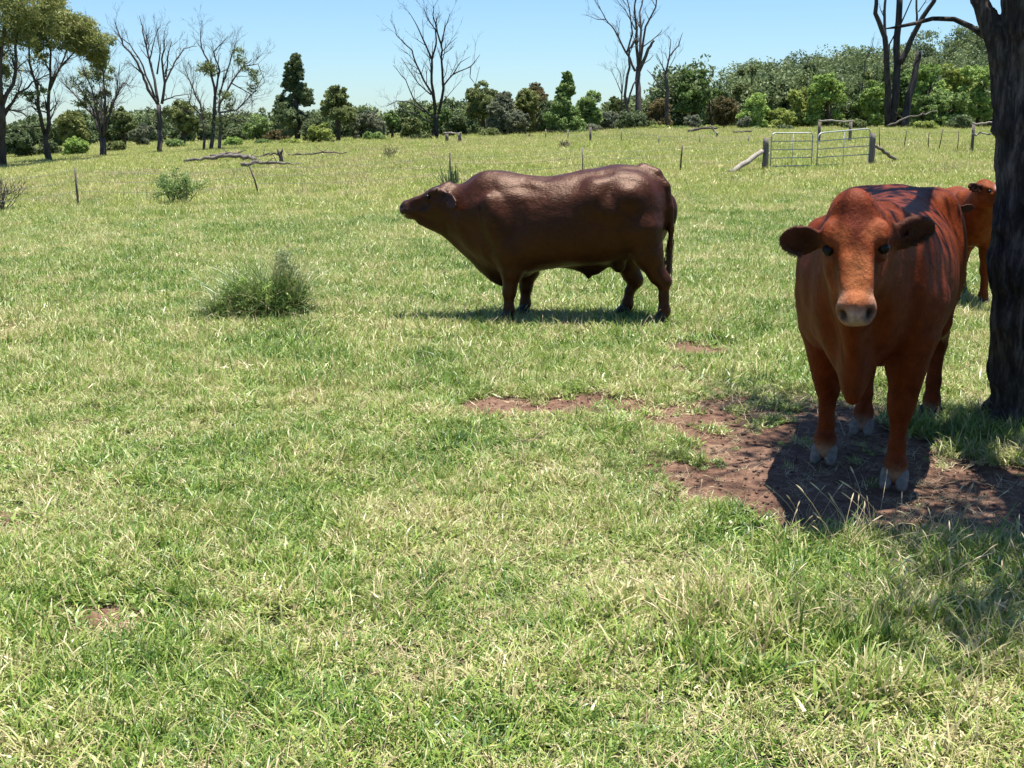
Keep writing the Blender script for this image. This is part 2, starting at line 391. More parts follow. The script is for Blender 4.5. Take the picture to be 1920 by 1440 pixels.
def ear(Fd, base, tip, nrm, wid, col, th=.016, col_in=None):
    base, tip = np.array(base), np.array(tip); ax = unit(tip-base); nrm = unit(nrm-ax*np.dot(nrm, ax)); si = np.cross(ax, nrm)
    L = np.linalg.norm(tip-base); c = (base+tip)/2
    Fd.cone(base-ax*.03, base+ax*L*.25, .032, .026, .03, col)
    Fd.ell(c+ax*.02*L, (L*.54, wid/2, th), .02, [ax, si, nrm], col)
    Fd.ell(c+nrm*th*1.15, (L*.46, wid/2*.8, th*.95), .012, [ax, si, nrm], col_in or col, cut=True)
def strands(mb, roots, dirs, L, r, jit=.25, droop=0, seed=1, seg=3):
    g = np.random.default_rng(seed)
    for p, d in zip(roots, dirs):
        d = unit(np.array(d)+g.normal(0, jit, 3)); l = L*g.uniform(.6, 1.2); pts = [np.array(p)]
        for i in range(seg): d = unit(d+np.array([0, 0, -droop])); pts.append(pts[-1]+d*l/seg)
        mb.tube(pts, np.linspace(r, r*.25, seg+1), 3, g.random(), cap=False)
def eyeball(c, r, parent, off):
    import bmesh
    bm = bmesh.new(); bmesh.ops.create_icosphere(bm, subdivisions=3, radius=r)
    me = bpy.data.meshes.new('eye'); bm.to_mesh(me); bm.free(); me.polygons.foreach_set('use_smooth', np.ones(len(me.polygons), bool))
    o = put('eye', me, M['eye'], parent); o.location = c; return o
def hoof(c, fwd, size, mat, parent, splay=.1):
    """two claws at ground point c (parent-local), pointing along fwd"""
    f = unit([fwd[0], fwd[1], 0]); sdir = np.cross([0, 0, 1], f); k = size
    Fh = Field(np.array(c)-[.14*k, .14*k, .02], np.array(c)+[.14*k, .14*k, .14*k], .006, (.2, .2, .2)); Fh.MG = .06
    for sg in (-1, 1):
        o = np.array(c)+sdir*sg*.033*k; ff = unit(f+sdir*sg*splay)
        Fh.cone(o+ff*-.035*k+[0, 0, .03*k], o+ff*.045*k+[0, 0, .022*k], .030*k, .019*k, .006)
        Fh.cone(o+ff*-.02*k+[0, 0, .07*k], o+ff*.02*k+[0, 0, .03*k], .032*k, .028*k, .008)
    sl, (x, y, z) = Fh.sub(np.array(c)-1, np.array(c)+1); Fh.D = np.maximum(Fh.D, (c[2]+.004-z)+0*x+0*y).astype(np.float32)
    return put('hoof', Fh.mesh('hoof'), mat, parent)

# ================================================================= BULL (side view, facing left)
def build_bull():
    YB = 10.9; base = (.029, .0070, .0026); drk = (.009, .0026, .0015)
    O = at_Y(1090, 600, YB); O[2] = 0
    P = lambda px, py, dy=0: at_Y(px, py, YB+dy)-O
    s = YB/F_PX*1.02
    Fb = Field((-1.75, -.62, -.02), (1.0, .62, 1.5), .0135, base)
    X, Yv, Z = np.eye(3)
    st = []
    for px, t, b, wd in [(838, 372, 430, .10), (852, 361, 452, .14), (868, 346, 470, .19), (890, 328, 486, .25), (911, 320.5, 502, .29), (946, 323, 518, .35), (980, 329, 517, .38),
                         (1022, 332, 507, .395), (1065, 326.5, 500, .40), (1109, 317, 499, .385), (1140, 311, 496, .37), (1165, 308.5, 488, .36), (1197, 313, 480, .33),
                         (1226, 321, 470, .27), (1245, 338, 455, .19), (1254, 365, 430, .08)]:
        a, c = P(px, t), P(px, b); st.append((a[0], a[2], c[2], wd))
    Fb.loft((0, 0, 0), X, Yv, Z, st, .05, None, 2.35, .06, .08)
    # dewlap and brisket
    st = []
    for px, t, b, wd in [(786, 400, 424, .04), (817, 400, 441, .05), (855, 410, 467, .055), (876, 430, 486, .06), (895, 450, 509, .07), (917, 460, 530, .09), (940, 470, 541, .10), (962, 480, 536, .10), (985, 480, 516, .06)]:
        a, c = P(px, t), P(px, b); st.append((a[0], a[2], c[2], wd))
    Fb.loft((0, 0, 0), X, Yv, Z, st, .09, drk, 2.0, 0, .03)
    # sheath
    st = [(P(px, t)[0], P(px, t)[2], P(px, b)[2], wd) for px, t, b, wd in [(1058, 480, 500, .05), (1086, 480, 511, .06), (1103, 480, 520, .055), (1121, 480, 517, .06), (1146, 475, 497, .05)]]
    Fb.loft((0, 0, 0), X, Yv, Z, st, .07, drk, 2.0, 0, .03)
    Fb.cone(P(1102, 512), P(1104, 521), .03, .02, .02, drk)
    # head
    po = P(838, 348); mu = P(754, 381); a = unit(mu-po); n = np.array([-.3, 0, 1.0])
    Pf = head(Fb, po-a*.0, a, n, .465, face=(.020, .005, .0024), muz=(.03, .015, .013), pad=(.03, .022, .02), wide=1.2)
    Fb.cone(P(782, 396), P(828, 412), .085, .125, .05, sq=(Yv, .62)); Fb.cone(P(828, 378), P(868, 402), .12, .2, .10)                                    # neck root
    Fb.cone(P(842, 372), P(890, 388), .09, .19, .06)
    for sy in (-1, 1):
        # muscles: shoulder blade, arm, hook bone, thigh, flank hollow
        Fb.ell(P(932, 415, sy*.31), (.12, .10, .25), .07, [unit([1, 0, .35]), Yv, unit([-.35, 0, 1])])
        Fb.ell(P(905, 400, sy*.20), (.14, .07, .12), .09)
        Fb.ell(P(957, 470, sy*.27), (.13, .11, .15), .06)
        Fb.ell(P(1125, 348, sy*.27), (.09, .07, .05), .08)
        Fb.ell(P(1185, 395, sy*.21), (.24, .15, .28), .15)
        Fb.ell(P(1214, 400, sy*.11), (.12, .13, .26), .08)
        Fb.ell(P(982, 395, sy*.47), (.04, .09, .20), .07, None, None, cut=True)
        Fb.ell(P(1112, 378, sy*.31), (.12, .09, .12), .10)
        Fb.ell(P(985, 350, sy*.37), (.12, .09, .035), .08, None, None, cut=True)
        Fb.ell(P(1180, 372, sy*.33), (.12, .08, .10), .07)
        Fb.ell(P(1150, 398, sy*.35), (.07, .05, .06), .09)
    # front legs
    for px, dy, lean in ((960, -.21, 0), (985, .21, 0)):
        pts = [P(px+3, 478, dy), P(px+2, 512, dy), P(px-1, 545, dy), P(px-2, 556, dy), P(px-3, 578, dy), P(px-3, 588, dy), P(px-5, 598, dy)]
        g = pts[-1]; pts[-1] = np.array([g[0], g[1], .05]); pts[-2][2] = .11; pts[-3][2] = .17; pts[-4][2] = .27; pts[-5][2] = .33
        Fb.chain(pts, [.15, .10, .060, .058, .040, .050, .046], .035)
    # hind legs: near one behind, far one stepping forward
    for hk, dy in (('n', -.20), ('f', .20)):
        if hk == 'n': q = [(1205, 430, .2, .2), (1216, 475, .14, .87), (1234, 518, .068, .47), (1247, 530, .056, .40), (1246, 560, .040, .24), (1247, 585, .050, .12), (1243, 600, .045, .05)]
        else: q = [(1178, 430, .2, .2), (1170, 482, .135, .82), (1179, 515, .072, .47), (1189, 528, .056, .40), (1177, 560, .040, .24), (1173, 585, .050, .12), (1168, 600, .045, .05)]
        pts = []
        for i, (px, py, r, z) in enumerate(q):
            p = P(px, py, dy)
            if i >= 4: p[2] = z
            pts.append(p)
        Fb.chain(pts, [v[2] for v in q], .045)
        Fb.cone(pts[1], pts[3]+np.array([.02, 0, .03]), .08, .035, .05)                # achilles line
    # scrotum
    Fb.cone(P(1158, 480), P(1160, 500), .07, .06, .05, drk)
    # tail
    tp = [P(1205, 318, -.02), P(1232, 327, -.06), P(1249, 352, -.10), P(1257, 390, -.12), P(1259, 430, -.12), P(1257, 462, -.12), P(1255, 490, -.11)]
    Fb.chain(tp, [.05, .045, .042, .036, .03, .026, .016], .02)
    # ears
    eb = Pf(.10, -.115, -.07); et = eb+np.array([.12, -.15, -.11])
    e2 = Pf(.10, .115, -.07); e3 = e2+np.array([.12, .10, -.03])
    for b_, t_ in ((eb, et), (e2, e3)):
        sgn = -1 if b_[1] < 0 else 1
        ear(Fb, b_, t_, (-.45, sgn*.85, .1), .13, (.020, .006, .004), .017, (.008, .003, .003))
    root = empty('bull', tuple(O), 'dark red bull standing side on in the grass with head stretched out left', 'bull', rz=R(-4))
    put('body', Fb.mesh('body', .006, 8, folds=.018, fold_lo=-2), M['bull_coat'], root)
    for sg in (-1, 1): eyeball(Pf(.42, sg*.098*1.2, -.040), .021, root, None)
    mb = MB(); g = np.random.default_rng(4)
    rt = [tp[-1]+g.normal(0, .014, 3)+[0, 0, g.uniform(-.02, .22)] for _ in range(150)]
    strands(mb, rt, [(0, 0, -1)]*150, .22, .0035, .07, 0, 5)
    put('tail_switch', mb.mesh('tail_switch'), M['hair_tail'], root)
    for x, dy in ((954, -.21), (979, .21), (1242, -.20), (1165, .20)):
        c = P(x, 600, dy); hoof((c[0]-.02, c[1], 0), (-1, 0, 0), 1.2, M['hoof_dark'], root)
    hb = Field(Pf(.2, -.1, 0)-.08, Pf(.2, -.1, 0)+.08, .006, (.4, .3, .25)); hb.MG = .04; hb.cone(Pf(.2, -.09, -.02), Pf(.19, -.115, .002), .02, .012, .01)
    put('horn_bud', hb.mesh('horn_bud'), M['hoof_pale'], root)
    root.location.z = float(gz(O[0], O[1]))
build_bull()

# ================================================================= generic frontal animals
def build_cow():
    front = np.array([1.735, 5.82]); hd = -unit([.39, .92, 0]); hd2 = hd[:2]
    O = np.array([front[0]-hd2[0]*.6, front[1]-hd2[1]*.6, 0])
    lx = hd; ly = np.array([-hd[1], hd[0], 0])            # forward, left
    def W(p): p = np.asarray(p, float)-O; return np.array([p@lx, p@ly, p[2]])
    base = (.095, .0160, .0034); Fc = Field((-1.0, -.8, -.02), (1.62, .75, 1.56), .0115, base)
    X, Yv, Z = np.eye(3)
    # torso
    st = [(-.88, 1.20, .86, .09), (-.82, 1.31, .74, .19), (-.72, 1.40, .66, .28), (-.55, 1.43, .60, .335), (-.35, 1.41, .52, .36), (-.1, 1.385, .49, .385), (.15, 1.37, .50, .39),
          (.35, 1.365, .55, .38), (.5, 1.37, .62, .335), (.65, 1.33, .66, .29), (.78, 1.22, .68, .24), (.88, 1.12, .70, .17)]
    Fc.loft((0, 0, 0), X, Yv, Z, st, .06, None, 2.12, -.05, .09)
    # head placed where the photo shows it
    po = W(at_Y(1604, 374, 5.17)); mu = W(at_Y(1606, 584, 4.93)); a = unit(mu-po)
    camdir = W(np.array([.0, 0, 1.75]))-po; n = unit(camdir-a*np.dot(camdir, a))
    L = np.linalg.norm(mu-po)*1.0
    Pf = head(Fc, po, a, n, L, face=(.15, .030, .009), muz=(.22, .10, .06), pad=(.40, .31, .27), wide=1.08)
    for s_, l_, m_, r_, c_ in ((.33, .05, .01, .035, (.26, .07, .025)), (.30, -.055, .01, .04, (.26, .075, .03)), (.5, .035, -.005, .03, (.24, .06, .02)), (.62, -.03, -.01, .04, (.28, .08, .03)), (.55, .06, -.05, .04, (.06, .014, .005)), (.55, -.06, -.05, .04, (.06, .014, .005)), (.80, .0, -.01, .05, (.27, .085, .03)), (.86, .05, -.04, .028, (.30, .15, .09)), (.86, -.05, -.04, .028, (.30, .15, .09)), (.38, .0, .01, .03, (.12, .025, .012)), (.47, -.02, .0, .022, (.10, .02, .01)), (.44, .10, -.075, .022, (.22, .09, .05)), (.44, -.10, -.075, .022, (.22, .09, .05))):  # face mottling; the dark pair below the eyes is shade put into the colour
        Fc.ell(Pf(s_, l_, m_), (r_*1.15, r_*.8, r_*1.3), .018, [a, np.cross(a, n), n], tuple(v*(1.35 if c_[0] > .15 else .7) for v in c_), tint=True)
    # neck
    nb = np.array([.72, 0, 1.12]); hj = Pf(.12, 0, -.13)
    Fc.cone(hj, nb, .105, .27, .12); Fc.cone(Pf(.06, 0, -.10), np.array([.55, 0, 1.20]), .06, .18, .10)
    Fc.cone(Pf(.42, 0, -.20), np.array([.75, 0, .92]), .09, .22, .12)
    # brisket and dewlap: hangs to a point between the forelegs
    bp = W(at_Y(1598, 752, 5.42)); bp2 = np.array([.80, -.02, .80])
    Fc.cone(bp2, bp+np.array([0, 0, .03]), .20, .035, .13, None, sq=(Yv, .8))
    Fc.cone(Pf(.35, 0, -.22), bp+np.array([-.03, 0, .10]), .12, .038, .15, None, sq=(Yv, .6))
    Fc.ell(Pf(.12, 0, .01), (.11, .055, .03), .03, [a, np.cross(a, n), n], (.085, .016, .010), tint=True)
    Fc.ell(Pf(.72, 0, .0), (.12, .045, .03), .04, [a, np.cross(a, n), n], (.27, .085, .03), tint=True)
    for sy in (-1, 1):
        Fc.ell((.60, sy*.22, 1.0), (.17, .11, .3), .11)      # shoulder
        Fc.ell((.62, sy*.17, .84), (.13, .11, .15), .10)
        Fc.ell((-.5, sy*.22, 1.33), (.14, .08, .06), .10)    # hook
        Fc.ell((-.58, sy*.24, 1.02), (.25, .15, .33), .12)   # thigh
        Fc.ell((-.25, sy*.43, 1.30), (.13, .07, .07), .12, None, None, cut=True)
        Fc.ell((.42, sy*.50, 1.05), (.04, .06, .28), .12, None, None, cut=True)
    # forelegs: A viewer-left (its right), B viewer-right
    A = W(ground(1545, 868)); B = W(ground(1676, 918)); Cc = W(ground(1616, 815)); Dd = W(ground(1744, 790))
    for f, topo in ((A, (A[0]*.5+.30, -.22, .76)), (B, (B[0]*.4+.38, .22, .76))):
        f = f.copy(); kn = np.array([f[0]-.01, f[1]*.9+topo[1]*.1, .40])
        Fc.cone((topo[0]-.02, topo[1]*1.12, .92), np.array([f[0]*.8+topo[0]*.2, f[1]*.85+topo[1]*.2, .47]), .125, .068, .07)
        Fc.chain([topo, np.array([topo[0]*.45+f[0]*.55, topo[1]*.35+f[1]*.65, .60]), kn+[0, 0, .05], kn, (f[0], f[1], .22), (f[0], f[1], .125), (f[0]+.02, f[1], .06)],
                 [.125, .082, .056, .054, .036, .047, .042], .035)
        Fc.ell(kn+[.008, 0, .01], (.058, .056, .07), .02); Fc.ell((f[0]+.02, f[1], .135), (.05, .055, .035), .02)
        for q in (-1, 1): Fc.cone((f[0]-.035, f[1]+q*.025, .125), (f[0]-.055, f[1]+q*.03, .105), .017, .012, .012, (.03, .025, .022))
        Fc.ell((f[0]+.02, f[1], .08), (.07, .07, .035), .03, None, (.24, .13, .07), tint=True)
    for f, topo in ((Cc, (-.55, -.2, .85)), (Dd, (-.58, .2, .85))):
        f = f.copy(); hk = np.array([f[0]-.10, f[1], .46])
        Fc.chain([topo, (-.46, (topo[1]+f[1])/2, .68), hk+[.05, 0, .08], hk, (f[0]-.03, f[1], .24), (f[0]-.01, f[1], .125), (f[0]+.02, f[1], .06)],
                 [.19, .12, .062, .054, .038, .048, .043], .04)
        Fc.ell((f[0]+.02, f[1], .06), (.07, .07, .045), .03, None, (.2, .12, .08), tint=True)
    # tail
    Fc.chain([(-.86, 0, 1.25), (-.93, .03, 1.1), (-.95, .06, .8), (-.93, .09, .55)], [.04, .03, .022, .018], .03)
    # ears
    ecol = (.045, .013, .008); ein = (.032, .010, .007)
    e1b = Pf(.18, 0, -.06); 
    lb = W(at_Y(1541, 450, 5.19)); lt = W(at_Y(1464, 453, 5.22)); rb = W(at_Y(1674, 442, 5.22)); rt = W(at_Y(1752, 430, 5.30))
    toc = unit(W(np.array([0, 0, 1.4]))-po)
    for b_, t_, wd in ((lb, lt, .15), (rb, rt, .145)):
        ax = unit(t_-b_); up = unit(np.array([0, 0, 1.])-ax*ax[2])
        ear(Fc, b_, t_, toc*.85+np.array([0, 0, -.35]), wd, ecol, .018, ein)
    root = empty('cow', tuple(O), 'red brown cow with big dark ears facing the camera on the bare dirt', 'cow', rz=math.atan2(hd[1], hd[0]))
    put('body', Fc.mesh('body', .007, 8, folds=.045), M['cow_coat'], root)
    for sg in (-1, 1): eyeball(Pf(.415, sg*.0965*1.08, -.041), .025, root, None)
    g = np.random.default_rng(8)
    for b_, t_ in ((lb, lt), (rb, rt)):
        mb = MB(); ax = unit(t_-b_); nrm = toc; si = np.cross(ax, nrm); Ln = np.linalg.norm(t_-b_)
        rts = []; dr = []
        for _ in range(700):
            th = g.uniform(-1.7, 1.7); q = (b_+t_)/2+ax*Ln*.5*math.cos(th)*g.uniform(.6, 1)+si*.066*math.sin(th)*g.uniform(.7, 1.0)+nrm*g.uniform(-.01, .01)
            rts.append(q); dr.append(ax*math.cos(th)*.9+ax*.5+si*math.sin(th)*.6+np.array([0, 0, -.25]))
        strands(mb, rts, dr, .016, .0010, .14, .08, 3)
        put('ear_hair', mb.mesh('ear_hair'), M['hair_ear'], root)
    mb = MB(); rts = []; dr = []
    for _ in range(1600):
        s_ = g.uniform(-.07, .24); l_ = g.normal(0, .042); rts.append(Pf(s_, l_, .026 - 5*l_*l_ - (.02 if s_ < 0 else 0) - .10*max(0, s_))); dr.append(a*.7+n*.45+np.cross(a, n)*l_*9)
    strands(mb, rts, dr, .015, .0013, .35, 0, 9, 2); put('forelock', mb.mesh('forelock'), M['hair_face'], root)
    for f, m in ((A, 'hoof_pale'), (B, 'hoof_pale'), (Cc, 'hoof_pale'), (Dd, 'hoof_dark')):
        hoof((f[0]+.03, f[1], 0), (1, .0, 0), 1.08, M[m], root, .1)
    root.location.z = float(gz(O[0], O[1]))
build_cow()

def build_calf(px, py, heading_deg, label, headdir, blaze=False, scale=1.0, earl=1.3, raise_=.18, turn=0.0):
    g0 = ground(px, py); k = scale; base = (.12, .025, .006)
    Fc = Field((-.80, -.55, -.02), (1.05, .55, 1.4), .0135, base); X, Yv, Z = np.eye(3)
    st = [(-.60, 1.00, .74, .06), (-.55, 1.06, .66, .13), (-.42, 1.10, .60, .19), (-.2, 1.08, .53, .22), (0, 1.07, .52, .23), (.2, 1.08, .54, .215), (.36, 1.09, .56, .18), (.5, 1.04, .60, .13), (.56, .98, .66, .08)]
    Fc.loft((0, 0, 0), X, Yv, Z, st, .05, None, 2.1, .06, .05)
    po = np.array([.68, .02+turn*.3, 1.14+raise_]); a = unit(headdir); n = unit(np.array([a[0], a[1], 1.5])-a*1.5*a[2])
    Pf = head(Fc, po, a, n, .36, face=(.12, .025, .006), muz=(.25, .15, .11), pad=(.3, .2, .17))
    Fc.cone(Pf(.12, 0, -.1), (.4, 0, .93), .085, .17, .09); Fc.cone(Pf(.3, 0, -.15), (.45, 0, .8), .06, .14, .09)
    if blaze: 
        Fc.ell(Pf(.7, 0, -.03), (.12, .025, .04), .02, [a, np.cross(a, n), n], (.6, .56, .52), tint=True)
        Fc.ell(Pf(.75, 0, -.17), (.06, .03, .03), .02, [a, np.cross(a, n), n], (.72, .7, .68), tint=True)
    for sy in (-1, 1):
        Fc.ell((.34, sy*.15, .88), (.12, .07, .2), .08); Fc.ell((-.42, sy*.13, .82), (.17, .09, .22), .08)
        Fc.chain([(.36, sy*.14, .66), (.35, sy*.135, .5), (.35, sy*.13, .34), (.36, sy*.13, .2), (.36, sy*.13, .1), (.38, sy*.13, .05)], [.10, .07, .047, .032, .04, .036], .035)
        Fc.chain([(-.42, sy*.13, .68), (-.36, sy*.13, .55), (-.46, sy*.13, .4), (-.47, sy*.13, .36), (-.44, sy*.13, .2), (-.43, sy*.13, .1), (-.41, sy*.13, .05)], [.12, .09, .05, .045, .034, .04, .036], .035)
        b_ = Pf(.14, sy*.10, -.055); side = np.cross(a, n)*sy
        ear(Fc, b_, b_+side*.145*earl+np.array([0, 0, .02])-a*.02, n*.5+a*.6+side*.1, .10, (.05, .015, .009), .014, (.02, .008, .006))
    Fc.chain([(-.6, 0, 1.0), (-.66, 0, .9), (-.66, 0, .6), (-.64, 0, .4)], [.03, .024, .018, .02], .02)
    root = empty('calf', tuple(g0), label, 'calf', 'red calves behind the tree', R(heading_deg)); root.scale = (k, k, k)
    put('body', Fc.mesh('body', .004, 9), M['cow_coat'], root)
    for sg in (-1, 1): eyeball(Pf(.40, sg*.108, -.045), .018, root, None)
    for x, y in ((.40, .13), (.40, -.13), (-.39, .13), (-.39, -.13)): hoof((x, y, 0), (1, 0, 0), .85, M['hoof_dark'], root)
build_calf(1798, 562, -96, 'red calf with raised head and white face patch half hidden by the tree trunk', (.78, .6, -.3), True, 1.03, raise_=.04, turn=-.2)
build_calf(1724, 580, -94, 'red calf mostly hidden behind the cow with one dark ear showing', (.72, 0, -.72), False, .93, raise_=-.01)

# ---------------------------------------------------------------- bare soil mask
BARE = [(1640, 905, 340, 88, 1), (1860, 930, 260, 62, 1), (1400, 790, 150, 50, .85), (1420, 850, 110, 50, .9), (1600, 800, 150, 60, 1), (930, 762, 75, 20, 1),
        (1110, 765, 110, 18, .85), (1300, 655, 70, 15, .95), (1275, 700, 40, 13, .9), (205, 1160, 100, 28, .8), (1180, 770, 60, 14, .8), (600, 1180, 50, 25, .25), (1030, 1010, 40, 15, .45),
        (1600, 965, 190, 48, 1), (250, 720, 60, 12, .2), (1720, 1000, 130, 26, .55), (1500, 700, 100, 20, .35)]
_B = []
for cx, cy, rx, ry, s_ in BARE:
    c = ground(cx, cy); r1 = ground(cx, cy+ry); _B.append((c[0], c[1], rx*c[1]/F_PX, abs(c[1]-r1[1]), s_))
def bare(x, y):
    m = np.zeros(np.shape(x)); nz = (fbm(x, y, 2.3, 4)-.5)*1.5
    for cx, cy, rx, ry, s_ in _B:
        r = np.sqrt(((x-cx)/rx)**2+((y-cy)/ry)**2)+nz*.85
        m = np.maximum(m, s_*np.clip((1.42-r)/.42, 0, 1))
    n = fbm(np.asarray(x)+50, y, 1.4, 4); m = np.maximum(m, .6*np.clip((n-.70)/.05, 0, 1)*(np.asarray(y) < 12))
    return m

# ---------------------------------------------------------------- ground sheet
def axis(dense_lo, dense_hi, step, far_lo, far_hi, grow=1.13):
    a = list(np.arange(dense_lo, dense_hi, step)); s = step; x = a[-1]
    while x < far_hi: s *= grow; x += s; a.append(x)
    s = step; x = a[0]; b = []
    while x > far_lo: s *= grow; x -= s; b.append(x)
    return np.array(b[::-1]+a)
gx = axis(-4.5, 5.2, .05, -2500, 2500, 1.09); gy = axis(2.2, 13, .05, -400, 4000, 1.05)
GX, GY = np.meshgrid(gx, gy, indexing='ij'); bm_ = bare(GX, GY)
GZ = gz(GX, GY) + .02*(fbm(GX, GY, 5, 3)-.5)*(bm_ > .3)*smooth((16-GY)/4) - .015*bm_
nx, ny = GX.shape; I = np.arange(nx*ny).reshape(nx, ny)
Q = np.stack([I[:-1, :-1], I[1:, :-1], I[1:, 1:], I[:-1, 1:]], -1).reshape(-1, 4)
gme = np_mesh('ground', np.stack([GX, GY, GZ], -1).reshape(-1, 3), Q, {'bare': bm_.ravel()})
m, nt, N, L, b = nmat('paddock_soil'); p = gpos(nt); be = attr(nt, 'bare')
n1 = noise(nt, 1.4, 5, p, .6); n2 = noise(nt, 22, 5, p, .7); n3_ = noise(nt, .12, 3, p)
soil = ramp(nt, [(.32, (.062, .034, .024)), (.5, (.17, .096, .064)), (.68, (.31, .205, .145))], mth(nt, 'ADD', mth(nt, 'MULTIPLY', n1, .5), mth(nt, 'MULTIPLY', n2, .5)))
thatch = ramp(nt, [(.25, (.02, .028, .01)), (.5, (.055, .065, .024)), (.75, (.14, .12, .06))], mth(nt, 'ADD', mth(nt, 'MULTIPLY', n2, .6), mth(nt, 'MULTIPLY', n3_, .4)))
fb = mth(nt, 'MULTIPLY', mth(nt, 'SUBTRACT', mth(nt, 'ADD', be, mth(nt, 'MULTIPLY', n2, .3)), .25), 2.2, clamp=True)
L.new(mix(nt, fb, thatch, soil), b.inputs['Base Color']); b.inputs['Roughness'].default_value = .95; b.inputs['Specular IOR Level'].default_value = .15
bump(nt, mth(nt, 'ADD', n2, mth(nt, 'MULTIPLY', noise(nt, 90, 4, p), .4)), .03, b, .9)
tag(put('ground', gme, m), 'grassy paddock ground with a bare red soil patch under the cow', 'ground', kind='structure')

plain('paddock_clod', (.15, .098, .072), .95, .1, 25, .4)
# ---------------------------------------------------------------- grass
def grass_mat(name, far=False):
    m, nt, N, L, b = nmat(name); p = gpos(nt); bl = attr(nt, 'blade'); oi = N.new('ShaderNodeObjectInfo').outputs['Random']
    n1 = noise(nt, .35, 3, p); n2 = noise(nt, 1.3, 4, p, .7)
    f = mth(nt, 'ADD', mth(nt, 'MULTIPLY', n1, .6), mth(nt, 'MULTIPLY', n2, .95)); f = mth(nt, 'ADD', f, mth(nt, 'MULTIPLY', bl, .46)); f = mth(nt, 'SUBTRACT', mth(nt, 'ADD', f, mth(nt, 'MULTIPLY', oi, .18)), .30)
    if not far: st = [(.36, (.018, .052, .007)), (.54, (.064, .148, .018)), (.72, (.175, .285, .042)), (.89, (.32, .385, .085)), (1.0, (.50, .44, .23))]
    else: st = [(.36, (.10, .17, .025)), (.56, (.22, .31, .045)), (.78, (.35, .41, .08)), (.95, (.48, .47, .15)), (1.0, (.54, .48, .22))]
    st = [(a*.95, c) for a, c in st]
    col = ramp(nt, st, f); L.new(col, b.inputs['Base Color']); b.inputs['Roughness'].default_value = .42; b.inputs['Specular IOR Level'].default_value = .45
    tr = N.new('ShaderNodeBsdfTranslucent'); L.new(col, tr.inputs[0]); mx = N.new('ShaderNodeMixShader'); mx.inputs[0].default_value = .2
    L.new(b.outputs[0], mx.inputs[1]); L.new(tr.outputs[0], mx.inputs[2]); L.new(mx.outputs[0], N['Material Output'].inputs[0])
    return m
M['grass'] = grass_mat('short_green_grass'); M['grass_far'] = grass_mat('tall_seeding_grass', True)
m, nt, N, L, b = nmat('dry_grass'); L.new(ramp(nt, [(0, (.30, .22, .12)), (1, (.58, .47, .28))], attr(nt, 'blade')), b.inputs['Base Color']); b.inputs['Roughness'].default_value = .7; M['dry'] = m
def blades(n, Rr, Lm, Wm, lean, seed, curl=.8, seg=3, lv=.35, base_z=0):
    g = np.random.default_rng(seed); az = g.uniform(0, 2*np.pi, n); rr = Rr*np.sqrt(g.random(n)); pa = g.uniform(0, 2*np.pi, n)
    p0 = np.stack([rr*np.cos(pa), rr*np.sin(pa), np.full(n, base_z)], -1)
    Ls = Lm*g.uniform(1-lv, 1+lv, n); Ws = Wm*g.uniform(.7, 1.3, n); th = np.clip(g.normal(lean, .35, n), .05, 1.45)
    tw = g.uniform(-1.2, 1.2, n); cu = curl*g.uniform(.3, 1.4, n); V = []; p = p0.copy()
    for k in range(seg+1):
        wd = Ws*(1-(k/seg)**1.6*.93)/2; a = az
        side = np.stack([-np.sin(a+tw*.6), np.cos(a+tw*.6), .35*np.sin(tw)], -1)
        V += [p-side*wd[:, None], p+side*wd[:, None]]
        t = np.minimum(th+cu*(k+.5)/seg, 1.9); d = np.stack([np.sin(t)*np.cos(a), np.sin(t)*np.sin(a), np.cos(t)], -1); p = p+d*(Ls/seg)[:, None]
        p[:, 2] = np.maximum(p[:, 2], .004)
    V = np.stack(V, 1); b0 = np.arange(n)[:, None]*(2*seg+2)
    Q = np.concatenate([b0+np.array([[2*k, 2*k+1, 2*k+3, 2*k+2]]) for k in range(seg)])
    return V.reshape(-1, 3), Q, np.repeat(g.random(n), 2*seg+2)
def join(parts):
    V = []; Q = []; T = []; n = 0
    for v, q, t in parts: V.append(v); Q.append(q+n); T.append(t); n += len(v)
    return np.concatenate(V), np.concatenate(Q), np.concatenate(T)
def seedhead(n, Rr, hgt, seed, headL=.042, headR=.0028):
    g = np.random.default_rng(seed); mb = MB()
    for i in range(n):
        a = g.uniform(0, 6.28); r = Rr*math.sqrt(g.random()); p = np.array([r*math.cos(a), r*math.sin(a), 0]); b_ = g.uniform(0, 6.28); t = g.uniform(.05, .5); h = hgt*g.uniform(.7, 1.2)
        pts = [p.copy()]
        for k in range(5):
            t += .12; p = p+np.array([math.sin(t)*math.cos(b_), math.sin(t)*math.sin(b_), math.cos(t)])*h/5; pts.append(p.copy())
        mb.tube(pts, .0011, 3, .3+.5*g.random(), cap=False)
        d = unit(pts[-1]-pts[-2]); hl = headL*g.uniform(.7, 1.3); d2 = unit(d+np.array([math.cos(b_), math.sin(b_), -.3])*.25)
        mb.tube([pts[-1], pts[-1]+d*hl*.3, pts[-1]+d*hl*.5+d2*hl*.2, pts[-1]+d*hl*.5+d2*hl*.5], [headR*.5, headR, headR*.85, headR*.2], 5, g.uniform(.5, 1), cap=False)
    V = np.concatenate(mb.V); return V, np.concatenate(mb.Q), np.concatenate(mb.tone)
protos = bpy.data.collections.new('grass_sources'); KIND = {}
def proto(key, parts, mat):
    V, Q, T = join(parts); me = np_mesh('tuft', V, Q, {'blade': T}, False); me.materials.append(M[mat])
    o = bpy.data.objects.new('a%03d' % len(protos.objects), me); protos.objects.link(o); KIND.setdefault(key, []).append(len(protos.objects)-1)
for i in range(10): proto('near', [blades(30, .065, .048, .0062, .8, 100+i, 1.1), blades(6, .06, .08, .005, .5, 130+i, 1.3), blades(12, .06, .036, .010, 1.0, 150+i, .6)], 'grass')
